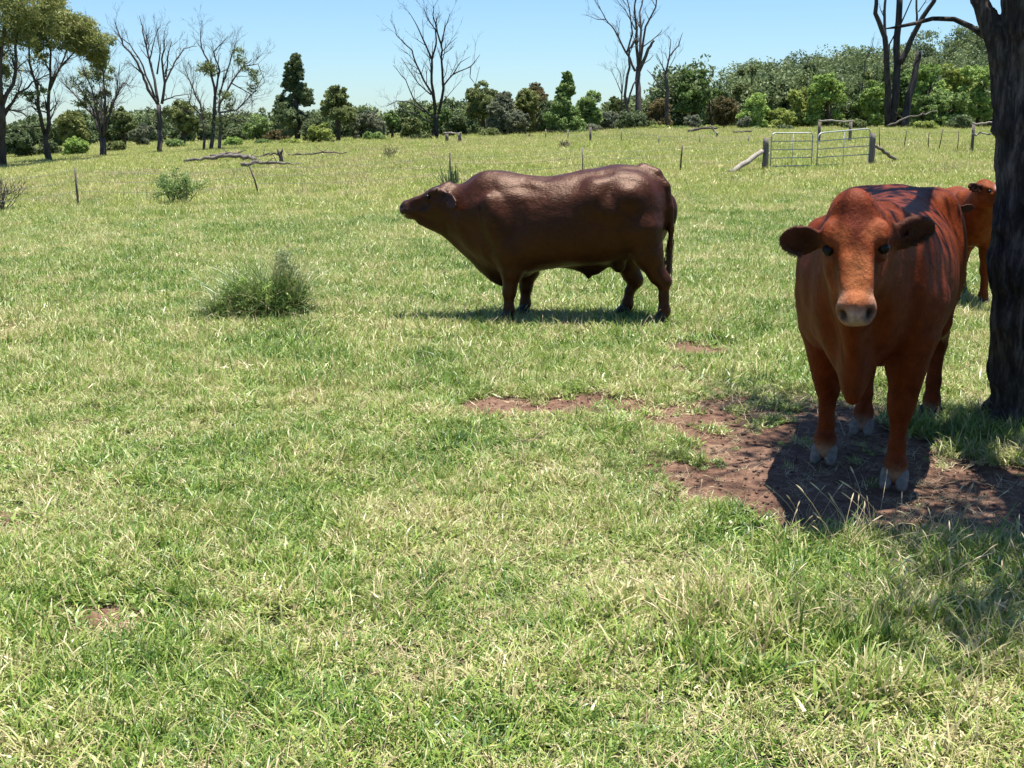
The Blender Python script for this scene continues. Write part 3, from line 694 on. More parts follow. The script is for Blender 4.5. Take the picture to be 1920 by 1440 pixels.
for i in range(6): proto('lush', [blades(60, .09, .085, .006, .6, 200+i, 1.2), blades(10, .08, .13, .0052, .4, 230+i, 1.3)], 'grass')
for i in range(5): proto('dry', [blades(26, .08, .07, .0026, 1.15, 300+i, .6), blades(8, .1, .14, .0022, 1.3, 320+i, .3)], 'dry')
for i in range(5): proto('seed', [seedhead(2, .06, .19, 400+i), blades(6, .03, .11, .003, .35, 410+i)], 'dry')
for i in range(6): proto('mid', [blades(90, .17, .065, .0085, .65, 500+i, 1.1, 2), blades(14, .17, .11, .0065, .4, 530+i, .8, 2)], 'grass')
for i in range(6): proto('far', [blades(130, .55, .13, .018, .5, 600+i, .8, 2), blades(22, .55, .21, .012, .3, 630+i, .6, 2)], 'grass_far')
for i in range(3): proto('fardry', [blades(45, .5, .24, .010, .3, 700+i, .5, 2)], 'dry')
for i in range(4): proto('weed', [blades(55, .10, .10, .016, .75, 800+i, .7), blades(24, .06, .15, .008, .35, 830+i, .8)], 'grass')

def scatter(n, y0, y1, pw=1.0):
    """random points inside the wedge the photo can see (with a margin); density falls with distance when pw<2"""
    g = RNG; y = (y0**pw+(y1**pw-y0**pw)*g.random(n))**(1/pw); half = .46*y+.9; return g.uniform(-1, 1, n)*half, y
PTS = []
def add(key, x, y, smin, smax, tilt=.12, keep=None, dz=0):
    x = x[keep] if keep is not None else x; y = y[keep] if keep is not None else y; n = len(x); g = RNG
    z = gz(x, y)+dz; idx = g.choice(KIND[key], n); s = g.uniform(smin, smax, n)
    rot = np.stack([g.normal(0, tilt, n), g.normal(0, tilt, n), g.uniform(0, 6.283, n)], -1)
    PTS.append((np.stack([x, y, z], -1), rot, s, idx))
def U(n): return RNG.random(n)
# near lawn
x, y = scatter(9000, 3.6, 10, 1.4); bb = bare(x, y); add('near', x, y, .35, .7, .2, (bb > .15) & (U(len(x)) < (1-bb)*.8+.03)); add('dry', x, y, .35, .8, .2, (bb > .15) & (U(len(x)) < (1-bb)*.5+.05))
x, y = scatter(21000, 2.6, 9.5, 1.6); bb = bare(x, y); lu = fbm(x, y, .8, 3)
hs = fbm(x+3, y, 1.6, 3); kp = U(len(x)) > bb*1.12; add('near', x, y, .6, 1.0, .18, kp & (hs < .5)); add('near', x, y, .9, 1.5, .12, kp & (hs >= .5))
x, y = scatter(5200, 2.6, 11, 1.6); bb = bare(x, y); lu = fbm(x+9, y, .9, 3); add('lush', x, y, .5, 1.0, .15, (U(len(x)) > bb*1.4) & (lu > .50) & (U(len(x)) < (lu-.50)*7))
x, y = scatter(5200, 2.6, 12, 1.6); bb = bare(x, y); du = fbm(x-19, y+7, 1.2, 3); add('dry', x, y, .6, 1.2, .15, (U(len(x)) < np.clip((du-.50)*5, .03, 1)+bb*.5) & (U(len(x)) > np.clip(bb-.55, 0, 1)*2.0))
x, y = scatter(900, 2.6, 12, 1.3); bb = bare(x, y); add('seed', x, y, .5, 1.0, .2, (U(len(x)) > bb*.9))
x, y = scatter(3200, 2.6, 16, 1.6); bb = bare(x, y); add('weed', x, y, .35, .8, .1, (U(len(x)) > bb*1.6) & (fbm(x+33, y, .9, 3) > .52))
x, y = scatter(42000, 7.8, 36, 1.9); bb = bare(x, y); add('mid', x, y, .7, 1.3, .12, (U(len(x)) > bb*1.3) & (U(len(x)) > smooth((y-24)/12)))
x, y = scatter(5000, 10, 30, 1.9); add('dry', x, y, 1.0, 1.8, .1, fbm(x-19, y+7, .8, 3) > .55)
x, y = scatter(2600, 15, 34, 1.9); add('far', x, y, .4, .75, .06, U(len(x)) < smooth((y-15)/14))
x, y = scatter(23000, 21, 104, 1.75); h = fbm(x, y, .12, 3); add('far', x, y, .6, 1.15, .06, (U(len(x)) < .45+h) & (U(len(x)) < smooth((y-20)/16)))
x, y = scatter(5200, 24, 100, 1.75); h = fbm(x+77, y, .10, 3); add('fardry', x, y, .5, .95, .06, h > .56)
x, y = scatter(4500, 85, 150, 2); add('far', x, y, 1.1, 1.8, .06)
# taller shaded grass at the foot of the near tree, and seed stalks in front of the dirt
def clump(key, px, py, rx, ry, n, s0, s1):
    c = ground(px, py); g = RNG; a = g.uniform(0, 6.283, n); r = np.sqrt(g.random(n)); x = c[0]+r*np.cos(a)*rx; y = c[1]+r*np.sin(a)*ry
    add(key, x, y, s0, s1, .12)
clump('lush', 1800, 800, .42, .45, 90, .7, 1.25); clump('weed', 1790, 800, .40, .5, 34, .7, 1.1); clump('lush', 1880, 850, .35, .2, 45, .7, 1.2); clump('lush', 1740, 1075, .8, .4, 90, .8, 1.4)
clump('seed', 1700, 1010, .45, .15, 16, .9, 1.5); clump('seed', 1560, 1030, .3, .12, 8, .9, 1.4); clump('near', 1460, 790, .10, .05, 8, .7, 1)
clump('near', 1380, 770, .06, .06, 4, .8, 1); clump('lush', 150, 680, 1.0, .35, 70, .7, 1.2); clump('lush', 700, 680, 1.1, .4, 60, .6, 1.1); clump('lush', 1110, 655, .7, .3, 45, .7, 1.2)
clump('lush', 900, 980, .9, .35, 40, .7, 1.1); clump('dry', 1650, 960, .9, .7, 25, .4, .8); clump('seed', 1600, 1200, .7, .35, 26, .8, 1.2); clump('seed', 1800, 1130, .4, .3, 18, .8, 1.3); clump('weed', 1700, 1250, .7, .4, 60, .7, 1.1); clump('lush', 1500, 1120, .7, .25, 50, .7, 1.2); clump('weed', 1330, 1180, .5, .3, 30, .7, 1.1)
P_ = np.concatenate([q[0] for q in PTS]); Rt = np.concatenate([q[1] for q in PTS]); Sc = np.concatenate([q[2] for q in PTS]); Ix = np.concatenate([q[3] for q in PTS])
pm = bpy.data.meshes.new('grass'); pm.vertices.add(len(P_)); pm.vertices.foreach_set('co', P_.astype(np.float32).ravel())
a = pm.attributes.new('rot', 'FLOAT_VECTOR', 'POINT'); a.data.foreach_set('vector', Rt.astype(np.float32).ravel())
a = pm.attributes.new('scl', 'FLOAT', 'POINT'); a.data.foreach_set('value', Sc.astype(np.float32))
a = pm.attributes.new('idx', 'INT', 'POINT'); a.data.foreach_set('value', Ix.astype(np.int32))
go = bpy.data.objects.new('grass', pm); C.objects.link(go); tag(go, 'short green and straw coloured grass covering the paddock', 'grass', kind='stuff')
ng = bpy.data.node_groups.new('grass_nodes', 'GeometryNodeTree')
ng.interface.new_socket('Geometry', in_out='INPUT', socket_type='NodeSocketGeometry'); ng.interface.new_socket('Geometry', in_out='OUTPUT', socket_type='NodeSocketGeometry')
gi = ng.nodes.new('NodeGroupInput'); gout = ng.nodes.new('NodeGroupOutput'); ip = ng.nodes.new('GeometryNodeInstanceOnPoints'); ci = ng.nodes.new('GeometryNodeCollectionInfo')
ci.inputs[0].default_value = protos; ci.inputs[1].default_value = True; ci.inputs[2].default_value = True
def na(name, t):
    n = ng.nodes.new('GeometryNodeInputNamedAttribute'); n.data_type = t; n.inputs[0].default_value = name; return n.outputs[0]
ng.links.new(gi.outputs[0], ip.inputs['Points']); ng.links.new(ci.outputs[0], ip.inputs['Instance']); ip.inputs['Pick Instance'].default_value = True
ng.links.new(na('idx', 'INT'), ip.inputs['Instance Index']); ng.links.new(na('rot', 'FLOAT_VECTOR'), ip.inputs['Rotation']); ng.links.new(na('scl', 'FLOAT'), ip.inputs['Scale'])
ng.links.new(ip.outputs[0], gout.inputs[0]); md = go.modifiers.new('scatter', 'NODES'); md.node_group = ng
print('grass instances', len(P_))

# loose clods on the bare soil
g = np.random.default_rng(91); n_ = 5200; cx_ = g.uniform(-1.5, 4.2, n_*3); cy_ = g.uniform(4.2, 9, n_*3); kb = bare(cx_, cy_) > g.uniform(.45, 1.0, n_*3); cx_ = cx_[kb][:n_]; cy_ = cy_[kb][:n_]; n_ = len(cx_)
oct_ = np.array([[1, 0, 0], [0, 1, 0], [-1, 0, 0], [0, -1, 0], [0, 0, .8], [0, 0, -.8]]); tri = np.array([[0, 1, 4], [1, 2, 4], [2, 3, 4], [3, 0, 4], [1, 0, 5], [2, 1, 5], [3, 2, 5], [0, 3, 5]])
sz_ = .0045+.013*g.random(n_)**4; V = np.stack([cx_, cy_, gz(cx_, cy_)-.006], -1)[:, None, :]+(oct_[None]*g.uniform(.6, 1.3, (n_, 6, 1))*sz_[:, None, None]*[1, 1, .7])
me = np_mesh('soil_clods', V.reshape(-1, 3), (tri[None]+6*np.arange(n_)[:, None, None]).reshape(-1, 3), None, True)
tag(put('soil_clods', me, bpy.data.materials['paddock_clod']), 'crumbs of red brown soil scattered over the bare patch', 'soil', kind='stuff')

# ---------------------------------------------------------------- foliage and branches
def leaf_quads(mb, cen, rad, n, size, g, tone, flat=1.0, asp=.5):
    """n leaves gaussian round each centre; cen (k,3), tone (k,)"""
    k = len(cen); off = g.normal(0, 1, (k, n, 3)); off /= np.maximum(1, np.linalg.norm(off, axis=2, keepdims=True)/1.6)
    p = (cen[:, None, :]+off*np.asarray(rad).reshape(-1, 1, 1)*[1, 1, flat]*.62).reshape(-1, 3); m_ = len(p)
    u = g.normal(0, 1, (m_, 3)); u /= np.linalg.norm(u, axis=1)[:, None]; v = np.cross(u, g.normal(0, 1, (m_, 3))); v /= np.linalg.norm(v, axis=1)[:, None]+1e-9
    sz = size*g.uniform(.6, 1.4, m_)[:, None]; u = u*sz*.5; v = v*sz*.5*asp
    q = np.stack([p-u, p+v-u*.1, p+u, p-v+u*.1], 1); mb.quads(q, np.clip(np.repeat(tone, n)+g.normal(0, .13, m_), 0, 1))
def crown_blob(mb, c, r, g, dens=1.0, size=.2, clump=.33, tone=.5, hang=0, nl=46, asp=.5):
    c = np.array(c); r = np.array(r); k = max(5, int(26*dens)); d = g.normal(0, 1, (k, 3)); d /= np.linalg.norm(d, axis=1)[:, None]
    rr = g.uniform(.35, 1.0, k)**.6; cen = c+d*rr[:, None]*r; cen[:, 2] -= hang*g.random(k)*r[2]
    tn = tone+g.normal(0, .14, k); rad = clump*r.mean()*g.uniform(.6, 1.25, k)
    leaf_quads(mb, cen, rad, max(12, int(nl*dens)), size, g, tn, .75, asp)
def branch(mb, p, d, L, r, lev, g, sides=5, up=.25, spread=.6, kids=3, tips=None, wob=.18, seg=4):
    pts = [np.array(p, float)]; d = unit(d)
    for i in range(seg): d = unit(d+g.normal(0, wob, 3)+np.array([0, 0, up*.25])); pts.append(pts[-1]+d*L/seg)
    rad = np.linspace(r, r*.35, seg+1); mb.tube(pts, rad, sides, g.uniform(.2, .8), cap=False)
    if tips is not None and lev <= 1: tips.append(pts[-1])
    if lev > 0:
        for k in range(kids):
            t = g.uniform(.3, 1.0)*seg; i = min(seg-1, int(t)); q = pts[i]+(pts[i+1]-pts[i])*(t-i)
            nd = unit(unit(pts[i+1]-pts[i])+g.normal(0, spread, 3)+np.array([0, 0, up]))
            branch(mb, q, nd, L*g.uniform(.4, .65), max(rad[i]*.55, .006), lev-1, g, 3 if lev < 3 else 4, up, spread, kids, tips, wob, max(2, seg-1))
def guided(mb, limbs, Y, ox, oy, sc_, z0, g, twig=1.0, depth=.35, minr=.006, up=.35, tl=1.0):
    """limbs: (points in photo crop units, r0, r1 in photo px, twigs); each limb also swings in depth so the tree is round"""
    m = px_m(Y); tips = []
    starts = {}
    for pts, r0, r1, tw in limbs:
        k0 = (pts[0][0], pts[0][1]); sl = starts.get(k0)
        dy = sl if sl is not None else 0.0
        if sl is None:
            best = 1e9
            for kk, vv in starts.items():
                dd = abs(kk[0]-k0[0])+abs(kk[1]-k0[1])
                if dd < best and dd < 40: best = dd; dy = vv
        sw = g.uniform(-1, 1)*depth; W = []; 
        for i, (cx, cy) in enumerate(pts):
            if i: dy += sw*math.hypot(cx-pts[i-1][0], cy-pts[i-1][1])/sc_*m+g.normal(0, .05)
            W.append(at_Y(ox+cx/sc_, oy+cy/sc_, Y+dy)); starts[(cx, cy)] = dy
        # densify
        W = np.array(W); t = np.arange(len(W)); tt = np.linspace(0, len(W)-1, (len(W)-1)*3+1)
        W = np.stack([np.interp(tt, t, W[:, j]) for j in range(3)], -1); W[1:-1] += g.normal(0, .03*min(1, r0/4), (len(W)-2, 3))
        if len(pts) > 1 and z0 is not None and limbs[0][0] is pts: W[0][2] = z0-.15
        rad = np.linspace(r0*m, max(r1*m, minr), len(W)); mb.tube(W, rad, 7 if r0 > 3 else 5, g.uniform(.2, .8))
        tips.append(W[-1])
        for k in range(int(tw*twig)):
            i = g.integers(max(1, len(W)//4), len(W)-1); d = unit(unit(W[i+1]-W[i])+g.normal(0, .55, 3)*[1, .9, .8]+[0, 0, up])
            branch(mb, W[i], d, g.uniform(14, 42)*m*tl, max(rad[i]*.45, minr), 2, g, 4, .2, .5, 3, tips, .15, 3)
    return tips

GT = 'trees along the far side of the paddock'
def tree_root(name, px, Y, label, cat, group=GT):
    x = (px-960)/F_PX*Y*CT; x = at_Y(px, 260, Y)[0]; z = float(gz(x, Y)); return empty(name, (x, Y, z), label, cat, group), np.array([x, Y, z])
def finish(root, O, mb, name, mat):
    if mb.n: put(name, mb.mesh(name), M[mat], root, O)
# --- leafless and sparse trees traced limb by limb: (name, base px, base py, crop ox, oy, scale, limbs, foliage blobs, label)
def Lm(s): return [tuple(float(v) for v in p.split(',')) for p in s.split()]
def bare_tree(px, Y, ox, oy, s, limbs, label, bark='bark_dark', foliage=(), fol='olive', twig=1.0, seed=1, name='dead_tree', up=.35, tl=1.0):
    root, O = tree_root(name, px, Y, label, 'tree'); g = np.random.default_rng(seed); mb = MB()
    ls = [(Lm(a), b, c, d) for a, b, c, d in limbs]; guided(mb, ls, Y, ox, oy, s, O[2], g, twig, up=up, tl=tl)
    finish(root, O, mb, 'trunk', bark)
    if foliage:
        fb = MB(); m = px_m(Y)
        for cx, cy, rx, ry, dn, tn in foliage:
            c = at_Y(cx, cy, Y+g.uniform(-1, 1)*rx*m*.7)
            nsub = max(2, int(rx*ry/160))
            for k in range(nsub):
                d = g.normal(0, .5, 3); cc = c+np.clip(d, -1, 1)*[rx*m, rx*m*.8, ry*m]
                crown_blob(fb, cc, (rx*m*.5, rx*m*.5, ry*m*.45), g, dn*.8, .24, .62, tn+g.normal(0, .1), .5, 26, .22)
        finish(root, O, fb, 'crown', fol)
    return root
bare_tree(8, 62, 0, 0, 3.6, [('20,1135 14,950 10,700', 8, 6, 0), ('10,700 0,400 40,150 40,-120', 5, 2, 14), ('14,720 110,480 110,220 200,60', 4, 1.2, 14), ('14,780 120,640 220,560 330,500', 3, .8, 14),
    ('12,800 60,740 150,760 200,800', 2, .6, 10), ('14,820 110,650 150,560 120,440', 2, .6, 10), ('10,650 -90,400 -120,100', 5, 2, 10), ('40,150 130,60 180,-60', 2, 1, 8)],
    'dark trunked she oak cut by the left edge of the photo with drooping olive crown', 'bark_brown',
    [(10, 20, 60, 40, 1, .5), (70, 15, 45, 35, 1, .6), (-30, 100, 50, 60, .8, .5), (5, 118, 16, 16, .7, .7), (60, 185, 22, 14, .5, .3), (45, 70, 30, 26, .45, .5)], 'gold', 1.2, 11, 'she_oak', .1)
bare_tree(90, 66, 0, 0, 3.6, [('330,1110 315,980 302,900', 6.5, 5, 0), ('302,900 272,780 250,620 200,420 180,200', 4, 1.2, 12), ('318,900 332,700 342,450 350,200', 4, 1.2, 12), ('340,560 420,440 520,330 600,240', 2.2, .8, 12),
    ('300,620 200,480 100,470', 1.8, .6, 10), ('332,620 440,380 470,200', 2, .8, 10), ('275,850 180,860 210,800', 1.4, .5, 5), ('322,850 380,700 360,600', 1.3, .5, 6), ('345,500 260,330 240,150', 1.6, .6, 10)],
    'she oak with a two stemmed trunk and a wide golden olive crown', 'bark_brown',
    [(60, 40, 42, 32, 1, .55), (110, 55, 45, 38, 1.05, .6), (145, 75, 42, 34, 1.05, .62), (180, 92, 24, 30, 1, .5), (130, 30, 30, 18, .8, .85), (85, 90, 36, 20, .6, .35), (55, 100, 20, 20, .5, .4), (60, 190, 22, 10, .4, .3), (190, 118, 14, 14, .6, .4), (110, 10, 30, 18, .9, .8), (160, 60, 34, 24, 1, .6), (192, 80, 20, 20, .9, .55), (85, 15, 36, 20, 1, .5), (30, 60, 30, 24, .9, .45)], 'gold', 1.3, 12, 'she_oak', .2)
bare_tree(192, 69, 0, 0, 3.6, [('695,1075 692,930', 6.5, 5.5, 0), ('690,930 640,800 560,700 470,600 400,540', 2.8, .6, 14), ('690,930 655,760 620,600 560,470', 2.8, .6, 12), ('698,930 710,700 700,500 745,370', 3, .6, 14), ('700,920 760,700 830,560 890,580', 2.4, .5, 12),
    ('705,880 780,660 810,430', 2.2, .5, 12), ('690,900 600,680 480,520', 2.2, .5, 12), ('694,900 680,650 650,450', 2.2, .5, 12)],
    'vase shaped she oak with fine upright branches and thin dark foliage on one side', 'bark_grey',
    [(182, 128, 26, 24, .7, .4), (160, 168, 30, 24, .6, .35), (150, 190, 22, 14, .5, .35), (192, 185, 18, 14, .5, .3), (205, 150, 18, 18, .35, .35)], 'olive', 1.5, 13, 'she_oak', .4)
bare_tree(300, 70, 0, 0, 3.6, [('1090,1062 1080,900 1072,710', 5, 4.2, 0), ('1070,710 1000,600 960,500 900,380 830,300 800,220 780,150', 3.2, .6, 9), ('1045,660 960,440 880,300 775,222', 2.2, .5, 9), ('1066,690 1042,540 1010,400 980,280 960,180 940,105', 3, .5, 10),
    ('1010,400 1040,280 1070,180', 1.5, .4, 7), ('1092,700 1112,560 1092,400 1110,300 1110,212', 3, .5, 9), ('1112,560 1150,480 1190,400 1240,325 1330,312', 2.2, .5, 8), ('1118,520 1130,400 1160,280', 1.8, .5, 7), ('1100,680 1180,650 1300,632', 1.6, .4, 5),
    ('1062,830 1000,790 990,750 1030,712', 1.2, .4, 2), ('1060,500 1080,350 1052,200', 1.8, .4, 6)],
    'leafless dead tree with one straight trunk and a fan of bare branches', 'bark_grey', twig=.9, seed=14)
bare_tree(398, 71, 0, 0, 3.6, [('1425,1050 1440,850 1452,650', 4, 3, 0), ('1370,1050 1385,900 1350,700 1280,550 1248,450', 3, .6, 10), ('1452,650 1420,450 1362,320 1350,190', 2.6, .5, 9), ('1478,1050 1492,850 1482,700 1560,560 1640,450 1700,400', 3.4, .6, 12),
    ('1450,650 1482,480 1440,350 1540,242', 2.2, .5, 9), ('1482,760 1600,740 1720,620 1780,500', 1.8, .4, 10), ('1482,640 1550,420 1600,270', 1.8, .4, 9), ('1500,780 1620,820', 1.2, .4, 6), ('1380,800 1280,700 1300,560', 1.4, .4, 8), ('1640,450 1740,430 1790,560', 1.3, .4, 8), ('1560,560 1700,640 1700,720', 1.2, .4, 8)],
    'three stemmed she oak with mostly bare spreading branches and a few leafy tufts', 'bark_grey',
    [(452, 112, 26, 18, .6, .45), (392, 145, 28, 20, .65, .4), (470, 150, 22, 18, .4, .35), (430, 175, 24, 16, .35, .35), (400, 215, 44, 28, .5, .3), (478, 130, 16, 14, .45, .4)], 'olive', 1.5, 15, 'she_oak')
bare_tree(818, 88, 480, 0, 3.6, [('1218,985 1218,860 1216,770', 4.6, 4, 0), ('1214,770 1190,640 1130,540 1085,440 1050,340 1000,290 950,240 930,160', 2.4, .4, 11), ('1212,740 1185,560 1188,400 1130,270 1090,170 1030,80', 3, .4, 10), ('1188,400 1216,300 1210,200 1160,130 1130,50', 2, .4, 10),
    ('1232,770 1265,600 1255,420 1250,300 1280,180 1310,90', 3, .4, 10), ('1250,300 1216,200 1195,100 1200,35', 1.8, .4, 9), ('1264,580 1330,500 1450,450 1512,370', 1.7, .4, 5), ('1330,500 1380,420 1445,382', 1.1, .3, 4), ('1182,640 1090,560 980,390', 1.4, .4, 8),
    ('1200,800 1070,680 1010,540 925,440', 1.7, .4, 9), ('1130,750 1040,690 950,682 875,720', 1.4, .4, 5), ('1190,830 1060,760 940,750 930,680', 1.2, .4, 6), ('1240,720 1300,640 1390,540', 1, .3, 5), ('1450,450 1445,520 1480,570 1510,450', .9, .3, 1), ('1250,360 1310,290 1360,250', .9, .3, 4)],
    'tall leafless dark dead tree with upswept limbs standing alone behind the bull head', 'bark_dark', twig=.85, seed=16)
bare_tree(1190, 97, 980, 0, 3.6, [('785,800 780,600 780,450', 6, 4.5, 0), ('782,450 770,250 760,100 760,-60', 3.2, 1, 7), ('788,420 800,200 790,80 825,-60', 2.8, 1, 7), ('790,450 830,180 900,50 912,-60', 2.4, .8, 8), ('760,480 700,350 620,200 560,130 480,-15', 2.4, .5, 8), ('560,130 500,130 430,100', 1, .3, 4),
    ('702,360 740,230 722,60 690,-60', 1.9, .6, 8), ('785,480 850,330 888,272', 3.6, 2, 0), ('800,325 900,250 942,205', 1.2, .5, 3), ('715,800 690,640 715,450 722,330 770,260', 3, 1.4, 4), ('700,720 740,590 762,545', 2, 1.3, 2), ('790,450 860,400 885,370', 1, .4, 2), ('760,200 700,80 620,-20', 1.2, .4, 6)],
    'tallest leafless dead tree with several close stems rising past the top of the photo', 'bark_grey', twig=.9, seed=17)
bare_tree(1250, 98, 980, 0, 3.6, [('977,865 970,620 966,500', 4, 3, 0), ('966,500 990,380 1050,310 1080,220', 2, .5, 3), ('964,490 900,360', 1.4, .4, 3), ('990,380 1000,270 980,240', 1, .3, 3), ('948,610 890,530 838,470', 1.4, .5, 2), ('970,560 932,510', 1.5, .8, 0), ('985,470 1020,400 1040,350', .8, .3, 3)],
    'smaller leafless dead tree with a few forked limbs right of the tallest dead tree', 'bark_grey', twig=.7, seed=18)
bare_tree(1160, 99, 980, 0, 3.6, [('665,800 670,640', 2, 1.4, 0), ('670,640 630,540 590,460', 1, .3, 5), ('670,640 660,500 620,420', 1, .3, 5), ('670,640 680,520 700,430', 1, .3, 4)],
    'thin grey leafless sapling just left of the tallest dead tree', 'bark_grey', twig=1, seed=19)
bare_tree(1668, 92, 1420, 0, 3.6, [('882,880 882,600 866,250 800,90 800,-80', 7, 3, 1), ('866,250 858,80 872,-80', 3, 2.2, 1), ('882,450 890,300 922,240', 2, 1, 0), ('905,880 940,520 946,250 962,-80', 7.5, 5.5, 1), ('970,160 1040,0 1050,-40', 1.4, .9, 1), ('962,430 1010,340 1080,180 1190,10 1240,-80', 6, 3.2, 1), ('1077,160 1075,0 1080,-80', 2.2, 1.6, 1), ('1088,80 1140,0 1180,-40', 1, .6, 1)],
    'huge burnt looking dead tree with three thick leafless stems beyond the right gate post', 'bark_dark', twig=1, seed=20)
bare_tree(1695, 91, 1420, 0, 3.6, [('988,880 1010,720 1060,500 1092,350', 8, 5, 0), ('1080,420 1100,380 1098,345', 2.5, 1.5, 0)],
    'leaning broken dark trunk stump against the green trees beside the three stemmed dead tree', 'bark_dark', twig=1, seed=21, name='broken_trunk')
bare_tree(1625, 104, 1420, 0, 3.6, [('700,640 730,410 770,330 788,250', 1.2, .4, 2)], 'single thin bare stem above the trees left of the three stemmed dead tree', 'bark_grey', seed=22)
# --- leafy trees: (px, top py, base Y, half width px, kind, leaf material, label)
def leafy(px, top, Y, hw, shape, mat, label, seed, base=None, dens=1.0, size=.24, name='tree', group=GT, trunk=None, bark='bark_brown', cat=None):
    cat = cat or ('shrub' if name == 'shrub' else 'tree')
    root, O = tree_root(name, px, Y, label, cat, group); g = np.random.default_rng(seed+500); m = px_m(Y); mb = MB(); fb = MB()
    ztop = at_Y(px, top, Y)[2]; Hh = max(ztop-O[2], .4); Wd = hw*m
    if shape == 'round':   # lifted rounded crown
        blobs = [(g.uniform(-.5, .5), g.uniform(-.6, .6), g.uniform(.45, .82), g.uniform(.36, .5)) for _ in range(11)]+[(0, 0, .84, .45)]
    elif shape == 'full':  # to the ground
        blobs = [(g.uniform(-.6, .6), g.uniform(-.7, .7), g.uniform(.15, .82), g.uniform(.34, .48)) for _ in range(16)]+[(.1, 0, .82, .4)]
    elif shape == 'cone':
        blobs = [(g.uniform(-.85, .85)*(1.05-t), g.uniform(-.7, .7)*(1.05-t), t, .46-.30*t) for t in np.linspace(.14, .93, 26)]
    elif shape == 'airy':
        blobs = [(g.uniform(-.75, .75), g.uniform(-.6, .6), g.uniform(.4, .9), g.uniform(.18, .3)) for _ in range(15)]
    elif shape == 'lumpy':
        blobs = [(g.uniform(-.72, .72), g.uniform(-.7, .7), g.uniform(.12, .86), g.uniform(.2, .34)) for _ in range(34)]
    else:                  # shrub
        blobs = [(g.uniform(-.6, .6), g.uniform(-.6, .6), g.uniform(.25, .72), g.uniform(.34, .48)) for _ in range(9)]
    for bx, by, bz, br in blobs:
        taper = 1-.45*max(0, bz-.6)/.4 if shape != 'airy' else 1
        c = O+np.array([bx*Wd*taper, by*Wd*taper, bz*Hh]); r = np.array([br*Wd, br*Wd, min(br*Wd*.95, (1.0-bz)*Hh+.12*Hh)])
        if c[2]+r[2] > ztop: c[2] = ztop-r[2]*.9
        k = dens*(1.0 if shape in ('full', 'round', 'cone') else .8)
        crown_blob(fb, c, r, g, k*1.15, size*.72, .32, .5+g.normal(0, .1), .1, 46, .45)
    finish(root, O, fb, 'crown', mat)
    if name != 'shrub' or trunk:
        r0 = .022*Hh+.06; mb.tube([O-[0, 0, .2], O+[.02*Hh, 0, .25*Hh], O+[-.01*Hh, .02*Hh, .55*Hh]], [r0*1.2, r0*.9, r0*.5], 7)
        for k in range(6):
            bx, by, bz, br = blobs[k % len(blobs)]; e = O+np.array([bx*Wd, by*Wd, bz*Hh]); s0 = O+[0, 0, (.2+.05*k)*Hh]
            mid = (s0+e)/2+g.normal(0, .1, 3); mb.tube([s0, mid, e], [r0*.5, r0*.32, r0*.12], 5)
        finish(root, O, mb, 'trunk', bark)
    else:
        for k in range(7): branch(mb, O, (g.normal(0, .5), g.normal(0, .5), 1), Hh*.7, .03, 1, g, 4)
        finish(root, O, mb, 'stem', bark)
    return root
